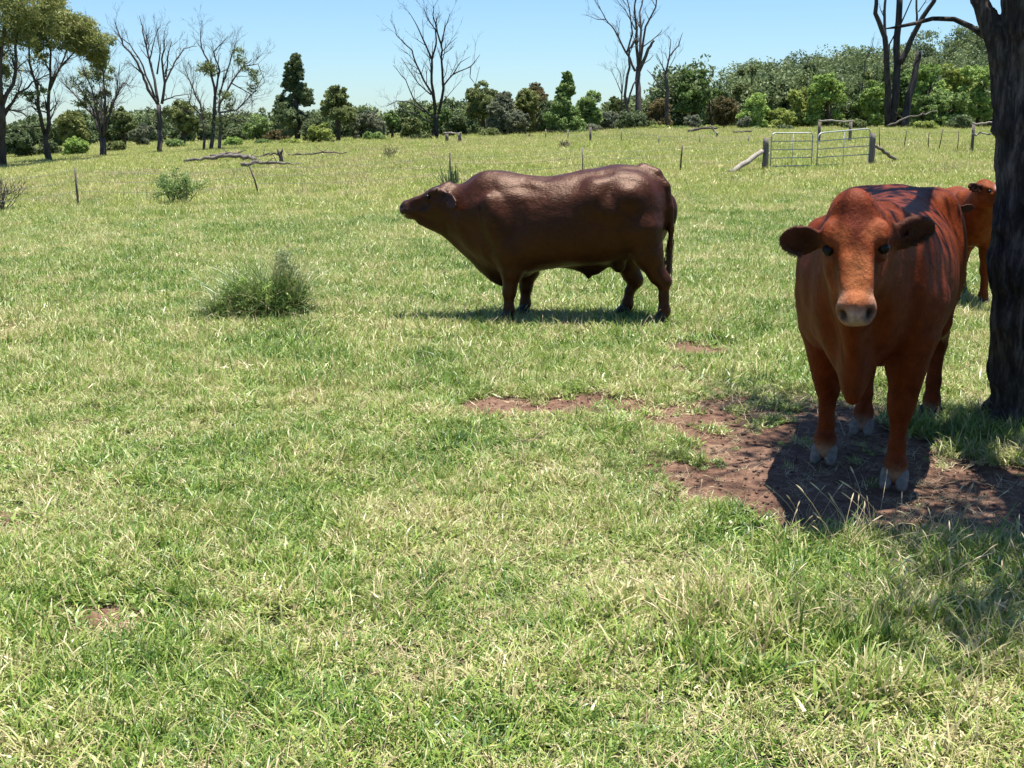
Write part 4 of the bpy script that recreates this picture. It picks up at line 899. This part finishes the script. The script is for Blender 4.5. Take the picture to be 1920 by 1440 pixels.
T = [
 (45, 232, 78, 38, 'full', 'dark', 'dark green hedge like tree behind the leftmost trunk'),
 (12, 240, 84, 30, 'full', 'mid', 'low green tree cut by the left edge behind the leftmost trunk'),
 (137, 207, 84, 34, 'round', 'gold', 'rounded olive gold tree between the two stemmed and the vase shaped she oaks'),
 (232, 198, 84, 25, 'round', 'olive', 'dark olive round tree left of the single trunk dead tree'),
 (268, 232, 96, 22, 'full', 'grey', 'pale low tree seen just left of the single dead trunk'),
 (343, 186, 86, 36, 'round', 'olive', 'broad dark olive tree directly behind the single trunk dead tree'),
 (482, 216, 95, 30, 'round', 'mid', 'green tree just right of the three stemmed she oak'),
 (445, 235, 98, 22, 'full', 'dark', 'low dark tree behind the light green ball shrub'),
 (557, 97, 88, 50, 'cone', 'dark', 'tall pointed dark evergreen, highest leafy tree left of centre'),
 (634, 155, 87, 38, 'round', 'olive', 'dark dome crowned tree right of the tall pointed evergreen'),
 (520, 245, 95, 26, 'full', 'rust', 'low brownish tree at the foot of the tall pointed evergreen'),
 (690, 207, 92, 33, 'full', 'grey', 'pale olive dome shaped tree right of the dark dome crowned tree'),
 (735, 206, 96, 18, 'round', 'mid', 'narrow green tree left of the lone tall dead tree'),
 (768, 218, 93, 22, 'full', 'olive', 'dense olive tree just left of the lone tall dead trunk'),
 (812, 200, 99, 32, 'airy', 'mid', 'airy green tree directly behind the lone tall dead trunk'),
 (858, 215, 99, 26, 'full', 'dark', 'dark low tree just right of the lone tall dead trunk'),
 (905, 150, 97, 38, 'round', 'olive', 'light olive round tree left of the grey twiggy tree'),
 (938, 168, 93, 34, 'full', 'grey', 'grey twiggy she oak left of the yellow green tree'),
 (985, 160, 97, 30, 'full', 'gold', 'yellow green tree behind the grey twiggy she oak'),
 (1004, 152, 103, 32, 'round', 'rust', 'brownish olive crown rising behind the yellow green tree'),
 (970, 205, 92, 26, 'full', 'grey', 'low grey green tree in front of the yellow green tree'),
 (1060, 130, 88, 40, 'cone', 'mid', 'pointed bright green cypress like tree with dead litter at its foot'),
 (1032, 185, 94, 26, 'full', 'dark', 'very dark tree left of the pointed green cypress like tree'),
 (1106, 166, 94, 30, 'full', 'mid', 'green tree right of the pointed cypress like tree'),
 (1135, 210, 97, 26, 'full', 'grey', 'grey green tree in front left of the tallest dead tree'),
 (1163, 178, 102, 22, 'airy', 'olive', 'thin olive tree behind the tallest dead tree on its left'),
 (1232, 185, 101, 28, 'full', 'rust', 'brown tinged tree between the two right hand dead trees'),
 (1295, 117, 103, 34, 'lumpy', 'mid', 'tall clumpy green gum right of the smaller dead tree'),
 (1330, 145, 105, 26, 'airy', 'mid', 'airy green gum between the clumpy gum and the reddish brown tree'),
 (1357, 180, 98, 30, 'full', 'rust', 'reddish brown dying tree left of the bright leafy green tree'),
 (1395, 115, 106, 34, 'airy', 'olive', 'open crowned gum with visible pale branches above the reddish brown tree'),
 (1415, 176, 95, 34, 'full', 'bright', 'bright leafy green tree left of the steel gates'),
 (1452, 125, 106, 34, 'lumpy', 'dark', 'dark green gum right of the open crowned gum'),
 (1500, 105, 108, 32, 'lumpy', 'dark', 'dark gum with a pointed tuft on its crown behind the gates'),
 (1550, 132, 97, 42, 'lumpy', 'bright', 'bright green tree with drooping leaf clumps behind the H shaped rail'),
 (1500, 160, 99, 34, 'lumpy', 'yellow', 'yellow green leafy tree left of the bright drooping tree'),
 (1462, 205, 95, 28, 'full', 'yellow', 'low yellowish tree behind the left gate'),
 (1598, 122, 107, 36, 'lumpy', 'olive', 'olive tree left of the three stemmed dead tree'),
 (1640, 142, 98, 34, 'lumpy', 'bright', 'bright green tree in front left of the three stemmed dead tree'),
 (1618, 170, 103, 26, 'full', 'mid', 'mid green tree between the drooping tree and the three stemmed dead tree'),
 (1675, 112, 104, 34, 'lumpy', 'mid', 'green tree seen between the thick dead stems'),
 (1735, 108, 100, 40, 'lumpy', 'bright', 'bright green tree just right of the leaning broken trunk'),
 (1785, 104, 103, 42, 'lumpy', 'yellow', 'light yellow green tree highest in the clump right of the broken trunk'),
 (1830, 112, 100, 40, 'lumpy', 'bright', 'bright green tree whose crown touches the near tree trunk'),
 (1770, 160, 96, 44, 'lumpy', 'mid', 'broad mid green tree low in the clump right of the broken trunk'),
 (1725, 175, 95, 28, 'lumpy', 'mid', 'small mid green tree behind the fallen pale branch'),
 (1900, 120, 102, 44, 'lumpy', 'mid', 'mid green tree behind the near tree trunk at the right edge'),
]
for i, (px, top, Y, hw, sh, mt, lb) in enumerate(T): leafy(px, top, Y, hw, sh, mt, lb, i, dens=.95 if hw > 30 else .8)
GS = 'shrubs at the foot of the far trees'
S = [
 (147, 256, 76, 26, 'bright', 'bright green round shrub between the two leftmost she oak trunks'),
 (437, 258, 80, 23, 'bright', 'light green ball shrub right of the three stemmed she oak'),
 (600, 226, 84, 23, 'yellow', 'yellow green round shrub in front of the dark dome crowned tree'),
 (548, 262, 82, 26, 'yellow', 'low yellow green shrub left of the stump in front of the evergreen'),
 (625, 268, 82, 18, 'mid', 'small low green shrub under the dark dome crowned tree'),
 (862, 252, 90, 14, 'yellow', 'tiny lime green shrub right of the lone tall dead trunk'),
 (1120, 234, 90, 30, 'grey', 'wide grey green shrub left of the very dark shrub'),
 (1180, 205, 92, 34, 'dark', 'very dark shrub under the tallest dead tree'),
 (1213, 225, 92, 20, 'olive', 'olive shrub right of the very dark shrub'),
 (1238, 236, 90, 22, 'yellow', 'low lime coloured shrub at the foot of the smaller dead tree'),
 (1297, 215, 93, 20, 'grey', 'grey dome shaped shrub right of the smaller dead tree'),
 (1270, 238, 90, 22, 'mid', 'low green shrub in front of the grey dome shaped shrub'),
 (1394, 214, 92, 14, 'grey', 'silvery leafed shrub at the foot of the reddish brown tree'),
 (1410, 240, 90, 26, 'mid', 'low green shrub left of the left gate post'),
 (1330, 236, 91, 22, 'yellow', 'low yellow green shrub behind the fallen dark log'),
 (1468, 236, 86, 24, 'dark', 'dark shrub seen through the left gate'),
 (1595, 225, 88, 26, 'olive', 'olive shrub behind the right gate'),
 (1735, 228, 86, 24, 'yellow', 'light green shrub below the fallen pale branch'),
 (1800, 215, 88, 28, 'dark', 'dark shrub below the clump of bright trees'),
 (993, 256, 84, 20, 'grey', 'low grey green shrub in the grass left of the cypress like tree'),
 (700, 248, 90, 22, 'mid', 'low green shrub under the pale olive dome tree'),
 (215, 262, 78, 18, 'olive', 'low olive shrub right of the vase shaped she oak'),
 (330, 262, 82, 24, 'mid', 'low green shrub right of the single dead trunk'),
 (495, 262, 84, 20, 'mid', 'small green shrub below the green tree beside the three stemmed she oak'),
 (790, 254, 88, 20, 'olive', 'low olive shrub left of the lone tall dead trunk'),
 (915, 240, 90, 22, 'olive', 'low olive shrub below the light olive round tree'),
 (90, 262, 78, 24, 'dark', 'dark low shrub behind the two stemmed she oak trunk'),
]
for i, (px, top, Y, hw, mt, lb) in enumerate(S): leafy(px, top, Y, hw, 'shrub', mt, lb, 80+i, dens=1.0, size=.2, name='shrub', group=GS)
# --- far wood and the wooded hill behind: one mass
fb = MB(); g = np.random.default_rng(77)
for k in range(520):
    Y = g.uniform(104, 150) if k < 360 else g.uniform(140, 235); X = g.uniform(-.50, .52)*Y
    if k >= 360: X = g.uniform(.18, .52)*Y
    if k < 360 and X/Y < .1 and g.random() < .45: continue
    z = float(gz(X, Y))
    az = X/Y; Hh = g.uniform(1.8, 3.6) if k < 360 else g.uniform(4, 7)
    if k < 360 and az > .12: Hh = g.uniform(3.0, 6.0)
    for j in range(3): crown_blob(fb, (X+g.normal(0, .7), Y+g.normal(0, .7), z+Hh*g.uniform(.45, .75)), (Hh*.33, Hh*.33, Hh*.3), g, .6, .34, .42, .5+g.normal(0, .15))
    crown_blob(fb, (X, Y, z+Hh*.2), (Hh*.4, Hh*.4, Hh*.22), g, .6, .38, .42, .3)
tag(put('distant_wood', fb.mesh('distant_wood'), M['far']), 'distant mass of grey green woodland closing the view behind the paddock trees', 'woodland', kind='stuff')

# ================================================================= near tree at the right edge
def near_tree():
    b0 = ground(1930, 800); O = b0.copy(); root = empty('big_tree', tuple(O), 'big rough barked tree at the right edge shading the cow', 'tree')
    Yt = b0[1]; W = lambda px, py, dy=0: at_Y(px, py, Yt+dy)
    lo = W(1780, 900)-[.2, .5, .3]; hi = W(2120, -60)+[.2, .5, .3]; lo[2] = O[2]-.15; hi[2] = 3.3
    Ft = Field(lo, hi, .0135, (.1, .1, .1)); Ft.MG = .12
    m = px_m(Yt)
    tr = [(1946, 860, 78), (1940, 780, 72), (1934, 700, 71), (1932, 600, 70), (1935, 500, 70), (1941, 400, 69), (1944, 300, 70), (1946, 230, 74)]
    Ft.chain([W(a, b) for a, b, r in tr], [r*m*.985 for a, b, r in tr], .05)
    Ft.chain([W(1915, 225), W(1887, 130), W(1864, 74), W(1849, 30, .02), W(1837, 0, .03), W(1822, -60, .05), W(1808, -130, .08)], [52*m, 26*m, 17*m, 15*m, 14*m, 14*m, 14*m], .008)
    Ft.chain([W(1955, 225), W(1950, 130), W(1944, 60, -.02), W(1944, -60, -.04), W(1944, -130, -.06)], [66*m, 60*m, 57*m, 55*m, 53*m], .008)
    for a, r in ((0.6, .3), (2.2, .28), (3.6, .26), (4.9, .3)): Ft.cone(O+[.19*math.cos(a), .19*math.sin(a), .08], O+[r*1.35*math.cos(a), r*1.35*math.sin(a), -.06], .08, .03, .08)
    # deep vertical bark furrows
    act = np.argwhere(np.abs(Ft.D) < .06); p = [Ft.ax[i][act[:, i]] for i in range(3)]
    n = n3(p[0]*22, p[1]*22, p[2]*5.5); n2 = n3(p[0]*45+9, p[1]*45, p[2]*14); n4 = n3(p[0]*5, p[1]*5, p[2]*3)
    Ft.D[tuple(act.T)] += (.034*(np.abs(n-.5)*-2+.45)+.012*(n2-.5)+.04*(n4-.5)).astype(np.float32)*-1
    m_, nt, N, L, b = nmat('rough_bark'); v = mapping(nt, opos(nt), (1, 1, .22)); a1 = noise(nt, 26, 6, v, .7); a2 = noise(nt, 3, 3, opos(nt))
    f = mth(nt, 'ADD', mth(nt, 'MULTIPLY', a1, .75), mth(nt, 'MULTIPLY', a2, .3)); L.new(ramp(nt, [(.36, (.012, .010, .010)), (.52, (.05, .041, .036)), (.68, (.19, .155, .135))], f), b.inputs['Base Color'])
    b.inputs['Roughness'].default_value = .9; b.inputs['Specular IOR Level'].default_value = .15; bump(nt, a1, .03, b, 1)
    put('trunk', Ft.mesh('trunk'), m_, root, O)
    # pale scar on the trunk
    g = np.random.default_rng(31); mb = MB(); fb = MB(); tips = []
    mb.tube([W(1852, 72, .02), W(1820, 50, .1), W(1789, 36, .15), W(1760, 35, .12), W(1748, 35, .1), W(1715, 44, .05), W(1681, 51, 0), W(1659, 54, 0)], [6*m, 5.2*m, 4.6*m, 4.2*m, 4*m, 3.4*m, 2.6*m, 1*m], 8, .3)
    top = np.array([W(1808, -130, .08), W(1944, -130, -.06)])
    limbs = [(top[0], (-.1, -.25, 1)), (top[0], (-.1, .3, 1)), (top[0], (.05, -.6, .8)), (top[1], (.5, .2, 1)), (top[1], (.1, -.7, 1)), (top[1], (.7, -.4, .8)), (top[0], (-.25, -1.1, .8)), (top[1], (-.15, -1.3, .7))]
    for p_, d in limbs: branch(mb, p_-np.array([0, 0, .15]), d, 2.6, .045 if p_ is top[0] or p_[0] < top[1][0]-.1 else .11, 3, g, 8, .12, .5, 4, tips, .14, 5)
    put('limb', mb.mesh('limb'), m_, root, O)
    tips = np.array(tips); tips = tips[tips[:, 2] > 3.1+.35*np.maximum(0, tips[:, 1]-Yt)]; tips = tips[(tips[:, 0] > np.where(tips[:, 1] < 4.7, 1.45, np.where(tips[:, 1] < 6.1, 2.35, 2.1))) & (tips[:, 1] < 8.6)]
    g.shuffle(tips); tips = tips[:430]
    leaf_quads(fb, tips, np.full(len(tips), .30), 26, .10, g, .5+g.normal(0, .12, len(tips)), .7, .45)
    put('crown', fb.mesh('crown'), M['mid'], root, O)
    sb = MB(); sc1 = W(1877, 462, -.21)
    return root
near_tree()

# ================================================================= fences, gates, logs and small things
def post_thing(name, px, py, top, rpx, mat, label, cat, group=None, dxtop=0, sides=9, square=False):
    c = ground(px, py); m = px_m(c[1]); h = (py-top)*m; mb = MB(); g = np.random.default_rng(int(px)); dx = dxtop*m
    n = 6; pts = [np.array([dx*t+g.normal(0, .006), g.normal(0, .006), h*t-.12*(t == 0)]) for t in np.linspace(0, 1, n)]
    mb.tube(pts, [rpx*m*k for k in np.linspace(1.05, .95, n)], 4 if square else sides, .5)
    o = put(name, mb.mesh(name, not square), M[mat]); o.location = c; tag(o, label, cat, group); return c, h
def beam(name, a, b, r0, r1, mat, label=None, cat=None, parent=None, seed=0, wob=.02, sides=9, group=None, origin=None):
    g = np.random.default_rng(seed); a = np.array(a, float); b = np.array(b, float); mb = MB(); n = 9
    pts = [a+(b-a)*t+(g.normal(0, wob, 3) if 0 < t < 1 else 0) for t in np.linspace(0, 1, n)]; mb.tube(pts, np.linspace(r0, r1, n)*g.uniform(.9, 1.1, n), sides, .5)
    O = origin if origin is not None else a; o = put(name, mb.mesh(name), M[mat], parent, O)
    if label: tag(o, label, cat, group)
    return o
# near wire fence: one thing with its pickets and wires as parts
fp = [(-120, 412, 330, 1.6, 'post_wood', 0), (147, 390, 316, 2.2, 'post_wood', -1), (489, 369, 312, 1.5, 'rusty', -19), (845, 346, 289, 1.5, 'rusty', -1), (1092, 330, 278, 1.1, 'wire', 0), (1275, 322, 275, 1.6, 'rusty', 3), (1437, 320, 261, 0, None, 0)]
c0 = ground(147, 390); fr = empty('wire_fence', tuple(c0), 'sagging wire fence on thin pickets crossing the paddock to the left gate post', 'fence'); Pn = []
for i, (px, py, top, rp, mt, dx) in enumerate(fp):
    c = ground(px, py); m = px_m(c[1]); h = (py-top)*m; Pn.append((c, h, dx*m))
    if mt:
        mb = MB(); mb.tube([c-[0, 0, .2], c+[dx*m*.5, 0, h*.5], c+[dx*m, 0, h]], rp*m, 5, .5); put('picket', mb.mesh('picket'), M[mt], fr, c0)
for fz in (.93, .68, .42):
    mb = MB()
    for (a, ha, da), (b_, hb, db) in zip(Pn[:-1], Pn[1:]):
        A_ = a+[da*fz, 0, ha*fz]; B_ = b_+[db*fz, 0, hb*fz]; mb.tube([A_+(B_-A_)*t-np.array([0, 0, .10*4*t*(1-t)]) for t in np.linspace(0, 1, 9)], .0042, 4, .5, cap=False)
    put('wire', mb.mesh('wire'), M['wire'], fr, c0)
# far fence behind the gates
fp2 = [(1023, 262, 243), (1065, 262, 244), (1107, 268, 240), (1165, 268, 242), (1235, 272, 254), (1312, 272, 254), (1403, 270, 254)]
c0 = ground(1107, 268); fr2 = empty('wire_fence', tuple(c0), 'far post and wire fence in front of the dead trees', 'fence'); Pn = []
for i, (px, py, top) in enumerate(fp2):
    c = ground(px, py); m = px_m(c[1]); h = (py-top)*m; Pn.append((c, h)); mb = MB(); mb.tube([c-[0, 0, .1], c+[0, 0, h]], (2.2 if i == 2 else .9)*m, 5, .5)
    put('post', mb.mesh('post'), M['post_wood' if i in (2,) else 'wire'], fr2, c0)
for fz in (.9, .5):
    mb = MB()
    for (a, ha), (b_, hb) in zip(Pn[:-1], Pn[1:]): mb.tube([a+[0, 0, ha*fz], (a+b_)/2+[0, 0, (ha+hb)/2*fz-.05], b_+[0, 0, hb*fz]], .006, 4, .5, cap=False)
    put('wire', mb.mesh('wire'), M['wire'], fr2, c0)
fp3 = [(1650, 280, 240, -4), (1694, 280, 246, 4), (1740, 280, 250, 0), (1760, 283, 244, 5), (1795, 284, 246, 0)]
c0 = ground(1650, 280); fr3 = empty('wire_fence', tuple(c0), 'picket and wire fence between the right gate post and the railed posts by the tree', 'fence'); Pn = []
for i, (px, py, top, dx) in enumerate(fp3):
    c = ground(px, py); m = px_m(c[1]); h = (py-top)*m; Pn.append((c, h)); mb = MB(); mb.tube([c-[0, 0, .1], c+[dx*m, 0, h]], .9*m, 5, .5); put('picket', mb.mesh('picket'), M['rusty'], fr3, c0)
for fz in (.9, .5):
    mb = MB()
    for (a, ha), (b_, hb) in zip(Pn[:-1], Pn[1:]): mb.tube([a+[0, 0, ha*fz], b_+[0, 0, hb*fz]], .006, 4, .5, cap=False)
    put('wire', mb.mesh('wire'), M['wire'], fr3, c0)
# gate posts and gates
cl, hl = post_thing('gate_post', 1434, 320, 261, 5.5, 'post_wood', 'weathered timber post left of the two steel gates', 'post', 'gate posts')
cr, hr = post_thing('gate_post', 1634, 311, 252, 5.0, 'post_wood', 'weathered timber post right of the two steel gates', 'post', 'gate posts')
mm = px_m(cl[1])
ba = ground(1368, 326); beam('brace_log', ba+[0, 0, .02], cl+[-.08, 0, hl*.62], .085, .075, 'pale_wood', 'pale round log bracing the left gate post down to the grass', 'brace', wob=.012, seed=3)
ba = ground(1684, 304); beam('brace_log', ba+[0, 0, .02], cr+[.08, 0, hr*.62], .06, .055, 'post_wood', 'brown log bracing the right gate post down to the grass', 'brace', wob=.012, seed=4)
def gate(pa, pb, ta, tb, nr, vx, label, arch):
    a = ground(*pa); b_ = ground(*pb); b_[1] = a[1]+(b_[1]-a[1]); ma, mb_ = px_m(a[1]), px_m(b_[1]); ha, hb = (pa[1]-ta)*ma, (pb[1]-tb)*mb_
    root = empty('steel_gate', tuple(a), label, 'gate', 'pair of steel gates'); d = (b_-a); u = unit([d[0], d[1], 0]); r = .022; z0 = .08
    def pt(t, f): return a+d*t+np.array([0, 0, z0+((ha-z0)*(1-t)+(hb-z0)*t)*f])
    cn = .06
    pts = [pt(0, 0), pt(0, .5), pt(0, .88), pt(cn*.25, .95), pt(cn*.8, .99), pt(.12, 1), pt(.5, 1), pt(.88, 1), pt(1-cn*.8, .99), pt(1-cn*.25, .95), pt(1, .88), pt(1, .5), pt(1, 0), pt(.5, 0), pt(0, 0)]
    mb = MB(); mb.tube(pts, r, 7, .5); put('gate_frame', mb.mesh('gate_frame'), M['galv'], root, a)
    for k in range(1, nr): mb = MB(); mb.tube([pt(0, k/nr), pt(1, k/nr)], r*.8, 6, .5); put('rail', mb.mesh('rail'), M['galv'], root, a)
    mb = MB(); mb.tube([pt(vx, 0), pt(vx, 1)], r*.6, 6, .5); put('upright', mb.mesh('upright'), M['galv'], root, a)
gate((1444, 317), (1521, 315), 252, 251.5, 4, .52, 'shorter of the two grey steel tube gates, hung on the left timber post', 0)
gate((1531, 315), (1628, 310), 252, 243.5, 4, .5, 'wider grey steel tube gate hung on the right timber post', 0)
# H shaped rails
def hframe(x0, x1, py, top, label, rails, mat='post_wood'):
    a = ground(x0, py); b_ = ground(x1, py); m = px_m(a[1]); h = (py-top)*m
    root = empty('rail_frame', tuple(a), label, 'rail frame')
    for c in (a, b_): mb = MB(); mb.tube([c-[0, 0, .1], c+[0, 0, h*.5], c+[0, 0, h]], 3*m, 8, .5); put('post', mb.mesh('post'), M[mat], root, a)
    for f in rails: beam('rail', a+[-.1, -.15, h*f], b_+[.1, -.15, h*f], 1.7*m, 1.3*m, 'pale_wood', parent=root, origin=a, wob=.03, seed=int(f*10))
hframe(1535, 1593, 268, 228, 'timber posts joined by one pale top rail standing behind the right gate', (1.0,))
hframe(1822, 1872, 284, 232, 'timber posts with two pale rails beside the near tree trunk', (.98, .62))
hframe(838, 862, 268, 250, 'tiny rail frame in the grass right of the lone tall dead trunk', (1.0,))
# fallen timber
def log_thing(pts, r, label, seed, mat='log_wood', name='fallen_log', dz=.12, twigs=3, lift=()):
    m = px_m(ground(pts[0][0], pts[0][1])[1]); g = np.random.default_rng(seed); W = []
    for i, p in enumerate(pts): c = ground(p[0], p[1]); c[2] += dz+(p[2]*m if len(p) > 2 else 0); W.append(c)
    Wm = np.mean([w_[1] for w_ in W]); W = [np.array([w_[0]*Wm/w_[1], Wm+(i % 2)*.2, w_[2]]) for i, w_ in enumerate(W)]
    O = W[0]-[0, 0, dz]; mb = MB(); W = np.array(W); t = np.linspace(0, len(W)-1, len(W)*4); W2 = np.stack([np.interp(t, range(len(W)), W[:, j]) for j in range(3)], -1); W2[1:-1] += g.normal(0, .03, (len(W2)-2, 3))
    mb.tube(W2, np.linspace(r[0]*m, r[1]*m, len(W2))*g.uniform(.85, 1.15, len(W2)), 9, .5)
    for k in range(twigs): i = g.integers(1, len(W2)-1); branch(mb, W2[i], (g.normal(0, 1), g.normal(0, .5), .25), .55, .018, 1, g, 5)
    o = put(name, mb.mesh(name), M[mat], None, O); tag(o, label, 'log' if 'log' in name else 'branch')
log_thing([(345, 309, 1), (392, 307, 5), (428, 303, 9), (468, 306, 4), (480, 308, 1)], (2.6, 5), 'grey fallen log lying farthest left among the fallen timber', 41, twigs=4)
log_thing([(395, 304, 4), (430, 300, 9), (460, 304, 4)], (4.4, 2.2), 'short dark log lying across the top of the leftmost fallen log', 46, 'bark_grey', twigs=4)
log_thing([(452, 316, 0), (480, 313, 4), (520, 314, 3), (568, 318, 1)], (4, 1.8), 'pale fallen log in front of the jagged stump', 42, twigs=3)
log_thing([(540, 297, 0), (590, 295, 2), (650, 292, 3)], (2.2, 1), 'thin dark log lying right of the jagged stump', 43, 'bark_grey', twigs=2)
log_thing([(480, 301, 0), (505, 297, 3), (528, 296, 3)], (1.6, 1.6), 'thin log lying left of the jagged stump', 47, 'bark_grey', twigs=2)
log_thing([(1290, 252, 2), (1320, 250, 6), (1345, 250, 6)], (2.6, 1.6), 'dark fallen log below the grey dome shaped shrub', 44, 'bark_grey', twigs=3)
log_thing([(1330, 262, 22), (1340, 262, 12), (1346, 262, 8), (1344, 262, 2)], (1.6, 1.2), 'pale bent stick beside the dark fallen log', 45, 'pale_wood', 'fallen_branch', twigs=0)
log_thing([(1662, 262, 20), (1700, 262, 36), (1727, 262, 40), (1755, 262, 48)], (2, .8), 'pale fallen branch propped against the foot of the three stemmed dead tree', 48, 'log_wood', 'fallen_branch', twigs=2)
log_thing([(1375, 252, 0), (1410, 252, 2)], (2, 1.6), 'short dark log left of the left gate post in front of the trees', 49, 'bark_grey', twigs=1)
# jagged stump
c = ground(527, 308); m = px_m(c[1]); mb = MB(); g = np.random.default_rng(5)
mb.tube([c-[0, 0, .1], c+[.02, 0, 12*m], c+[-3*m, 0, 20*m], c+[-6*m, 0, 28*m]], [4.5*m, 4*m, 3.2*m, 1.2*m], 9, .4); mb.tube([c+[-.02, 0, 17*m], c+[3*m, 0, 24*m], c+[4*m, 0, 29*m]], [3*m, 2*m, .8*m], 7, .4)
o = put('tree_stump', mb.mesh('tree_stump'), M['bark_grey'], None, c); tag(o, 'jagged dark stump standing among the fallen logs', 'stump')

def bush(px, py, w_, h_, label, mat, seed, n=6, size=.05, name='bush', twiggy=False, dens=.9, cat='bush'):
    c = ground(px, py); m = px_m(c[1]); g = np.random.default_rng(seed); fb = MB(); mb = MB(); root = empty(name, tuple(c), label, cat); tips = []
    for k in range(n): branch(mb, c, (g.normal(0, .6), g.normal(0, .5), 1), h_*m*.85, .012, 2, g, 5, .1, .6, 4, tips, .2, 4)
    put('stem', mb.mesh('stem'), M['bark_grey' if twiggy else 'bark_brown'], root, c)
    if not twiggy:
        tips = np.array(tips); leaf_quads(fb, tips, np.full(len(tips), .09), int(24*dens), size, g, .5+g.normal(0, .15, len(tips)), 1, .4)
        put('foliage', fb.mesh('foliage'), M[mat], root, c)
    return root
bush(345, 386, 30, 50, 'small green bush with a crooked stem growing in the open grass', 'mid', 51, 4)
bush(322, 385, 30, 40, 'lower dense green bush touching the crooked stemmed bush', 'mid', 52, 5)
bush(8, 398, 40, 58, 'grey twiggy dead bush at the left edge', 'grey', 53, 16, twiggy=True)
bush(732, 298, 30, 22, 'dead twiggy tuft in the far grass left of the lone tall dead tree', 'grey', 54, 10, twiggy=True)
bush(1057, 279, 25, 16, 'dark twiggy litter below the pointed cypress like tree', 'grey', 55, 14, twiggy=True)
c = ground(595, 392); mb = MB(); m = px_m(c[1]); mb.tube([c, c+[5*m, 0, 4*m], c+[10*m, .05, 10*m]], [.02, .014, .007], 5, .4); mb.tube([c+[5*m, 0, 4*m], c+[7*m, .1, 4*m]], [.01, .005], 5, .4)
tag(put('fallen_twig', mb.mesh('fallen_twig'), M['bark_grey'], None, c), 'small dark twig poking out of the grass left of the bull', 'twig')
# spiky dark plant behind the bull
c = ground(846, 352); mb = MB(); g = np.random.default_rng(61); m = px_m(c[1])
for k in range(46):
    a = g.uniform(0, 6.28); t = abs(g.normal(0, .38)); d = np.array([math.sin(t)*math.cos(a), math.sin(t)*math.sin(a), math.cos(t)]); l = g.uniform(.35, .95)*52*m; p0 = c+np.array([g.normal(0, .12), g.normal(0, .1), -.03])
    mb.tube([p0, p0+d*l*.5, p0+d*l+[0, 0, -.02]], [.014, .013, .005], 4, g.random(), cap=False)
tag(put('spiky_plant', mb.mesh('spiky_plant'), M['dark'], None, c), 'dark spiky upright plant poking up behind the bull head', 'plant')
# big grass clump
c = ground(490, 592); root = empty('grass_clump', tuple(c), 'big dark green tussock with dry blades in the open grass left of the bull', 'tussock')
def offs(part, dx, dy): v, q, t = part; return v+np.array([dx, dy, 0]), q, t
mt = grass_mat('tussock_green'); 
for n_ in mt.node_tree.nodes:
    if n_.type == 'VALTORGB':
        for e, cc in zip(n_.color_ramp.elements, [(.03, .07, .018), (.06, .125, .03), (.12, .19, .05), (.20, .24, .08), (.38, .32, .16)]): e.color = (*cc, 1)
V, Q, Tn = join([offs(blades(900, .26, .42, .011, .45, 901, 1.3, 5), 0, 0), offs(blades(800, .20, .55, .010, .35, 902, 1.3, 5), .17, .05), offs(blades(600, .22, .30, .011, .8, 903, 1.0, 4), -.26, -.08), offs(blades(450, .2, .25, .012, .9, 907, 1.0, 4), .05, -.2), offs(blades(160, .28, .62, .008, .6, 906, 1.2, 5), -.05, 0)])
me = np_mesh('leaf_mass', V, Q, {'blade': Tn}, False); put('leaf_mass', me, mt, root)
V, Q, Tn = join([offs(blades(130, .3, .42, .008, .75, 904, 1.2, 5), 0, -.1), offs(blades(120, .16, .4, .007, .5, 905, 1.3, 5), -.22, -.05)])
me = np_mesh('dry_blades', V, Q, {'blade': Tn}, False); put('dry_blades', me, M['dry'], root)
fb = MB(); g = np.random.default_rng(66); cen = np.array([[.22+g.normal(0, .10)*(1.3-z), .08+g.normal(0, .10), z*.60] for z in g.uniform(.2, 1, 110)]); leaf_quads(fb, cen, np.full(110, .05), 14, .034, g, g.uniform(.3, .9, 110), 1.3, .25)
lb = MB(); d = g.normal(0, 1, (520, 3)); d /= np.linalg.norm(d, axis=1)[:, None]; d[:, 2] = abs(d[:, 2]); cen = d*[.40, .34, .34]*g.uniform(.5, 1.05, (520, 1))**.6*(.75+.5*_N3[(d[:, 0]*4+9).astype(int), (d[:, 1]*4+9).astype(int), (d[:, 2]*4).astype(int)])[:, None]; leaf_quads(lb, cen, np.full(520, .05), 26, .042, g, np.clip(.5+g.normal(0, .2, 520), 0, 1), 1, .32)
put('leafy_mass', lb.mesh('leafy_mass'), M['bright'], root)
put('weed_stalks', fb.mesh('weed_stalks'), M['dark'], root)
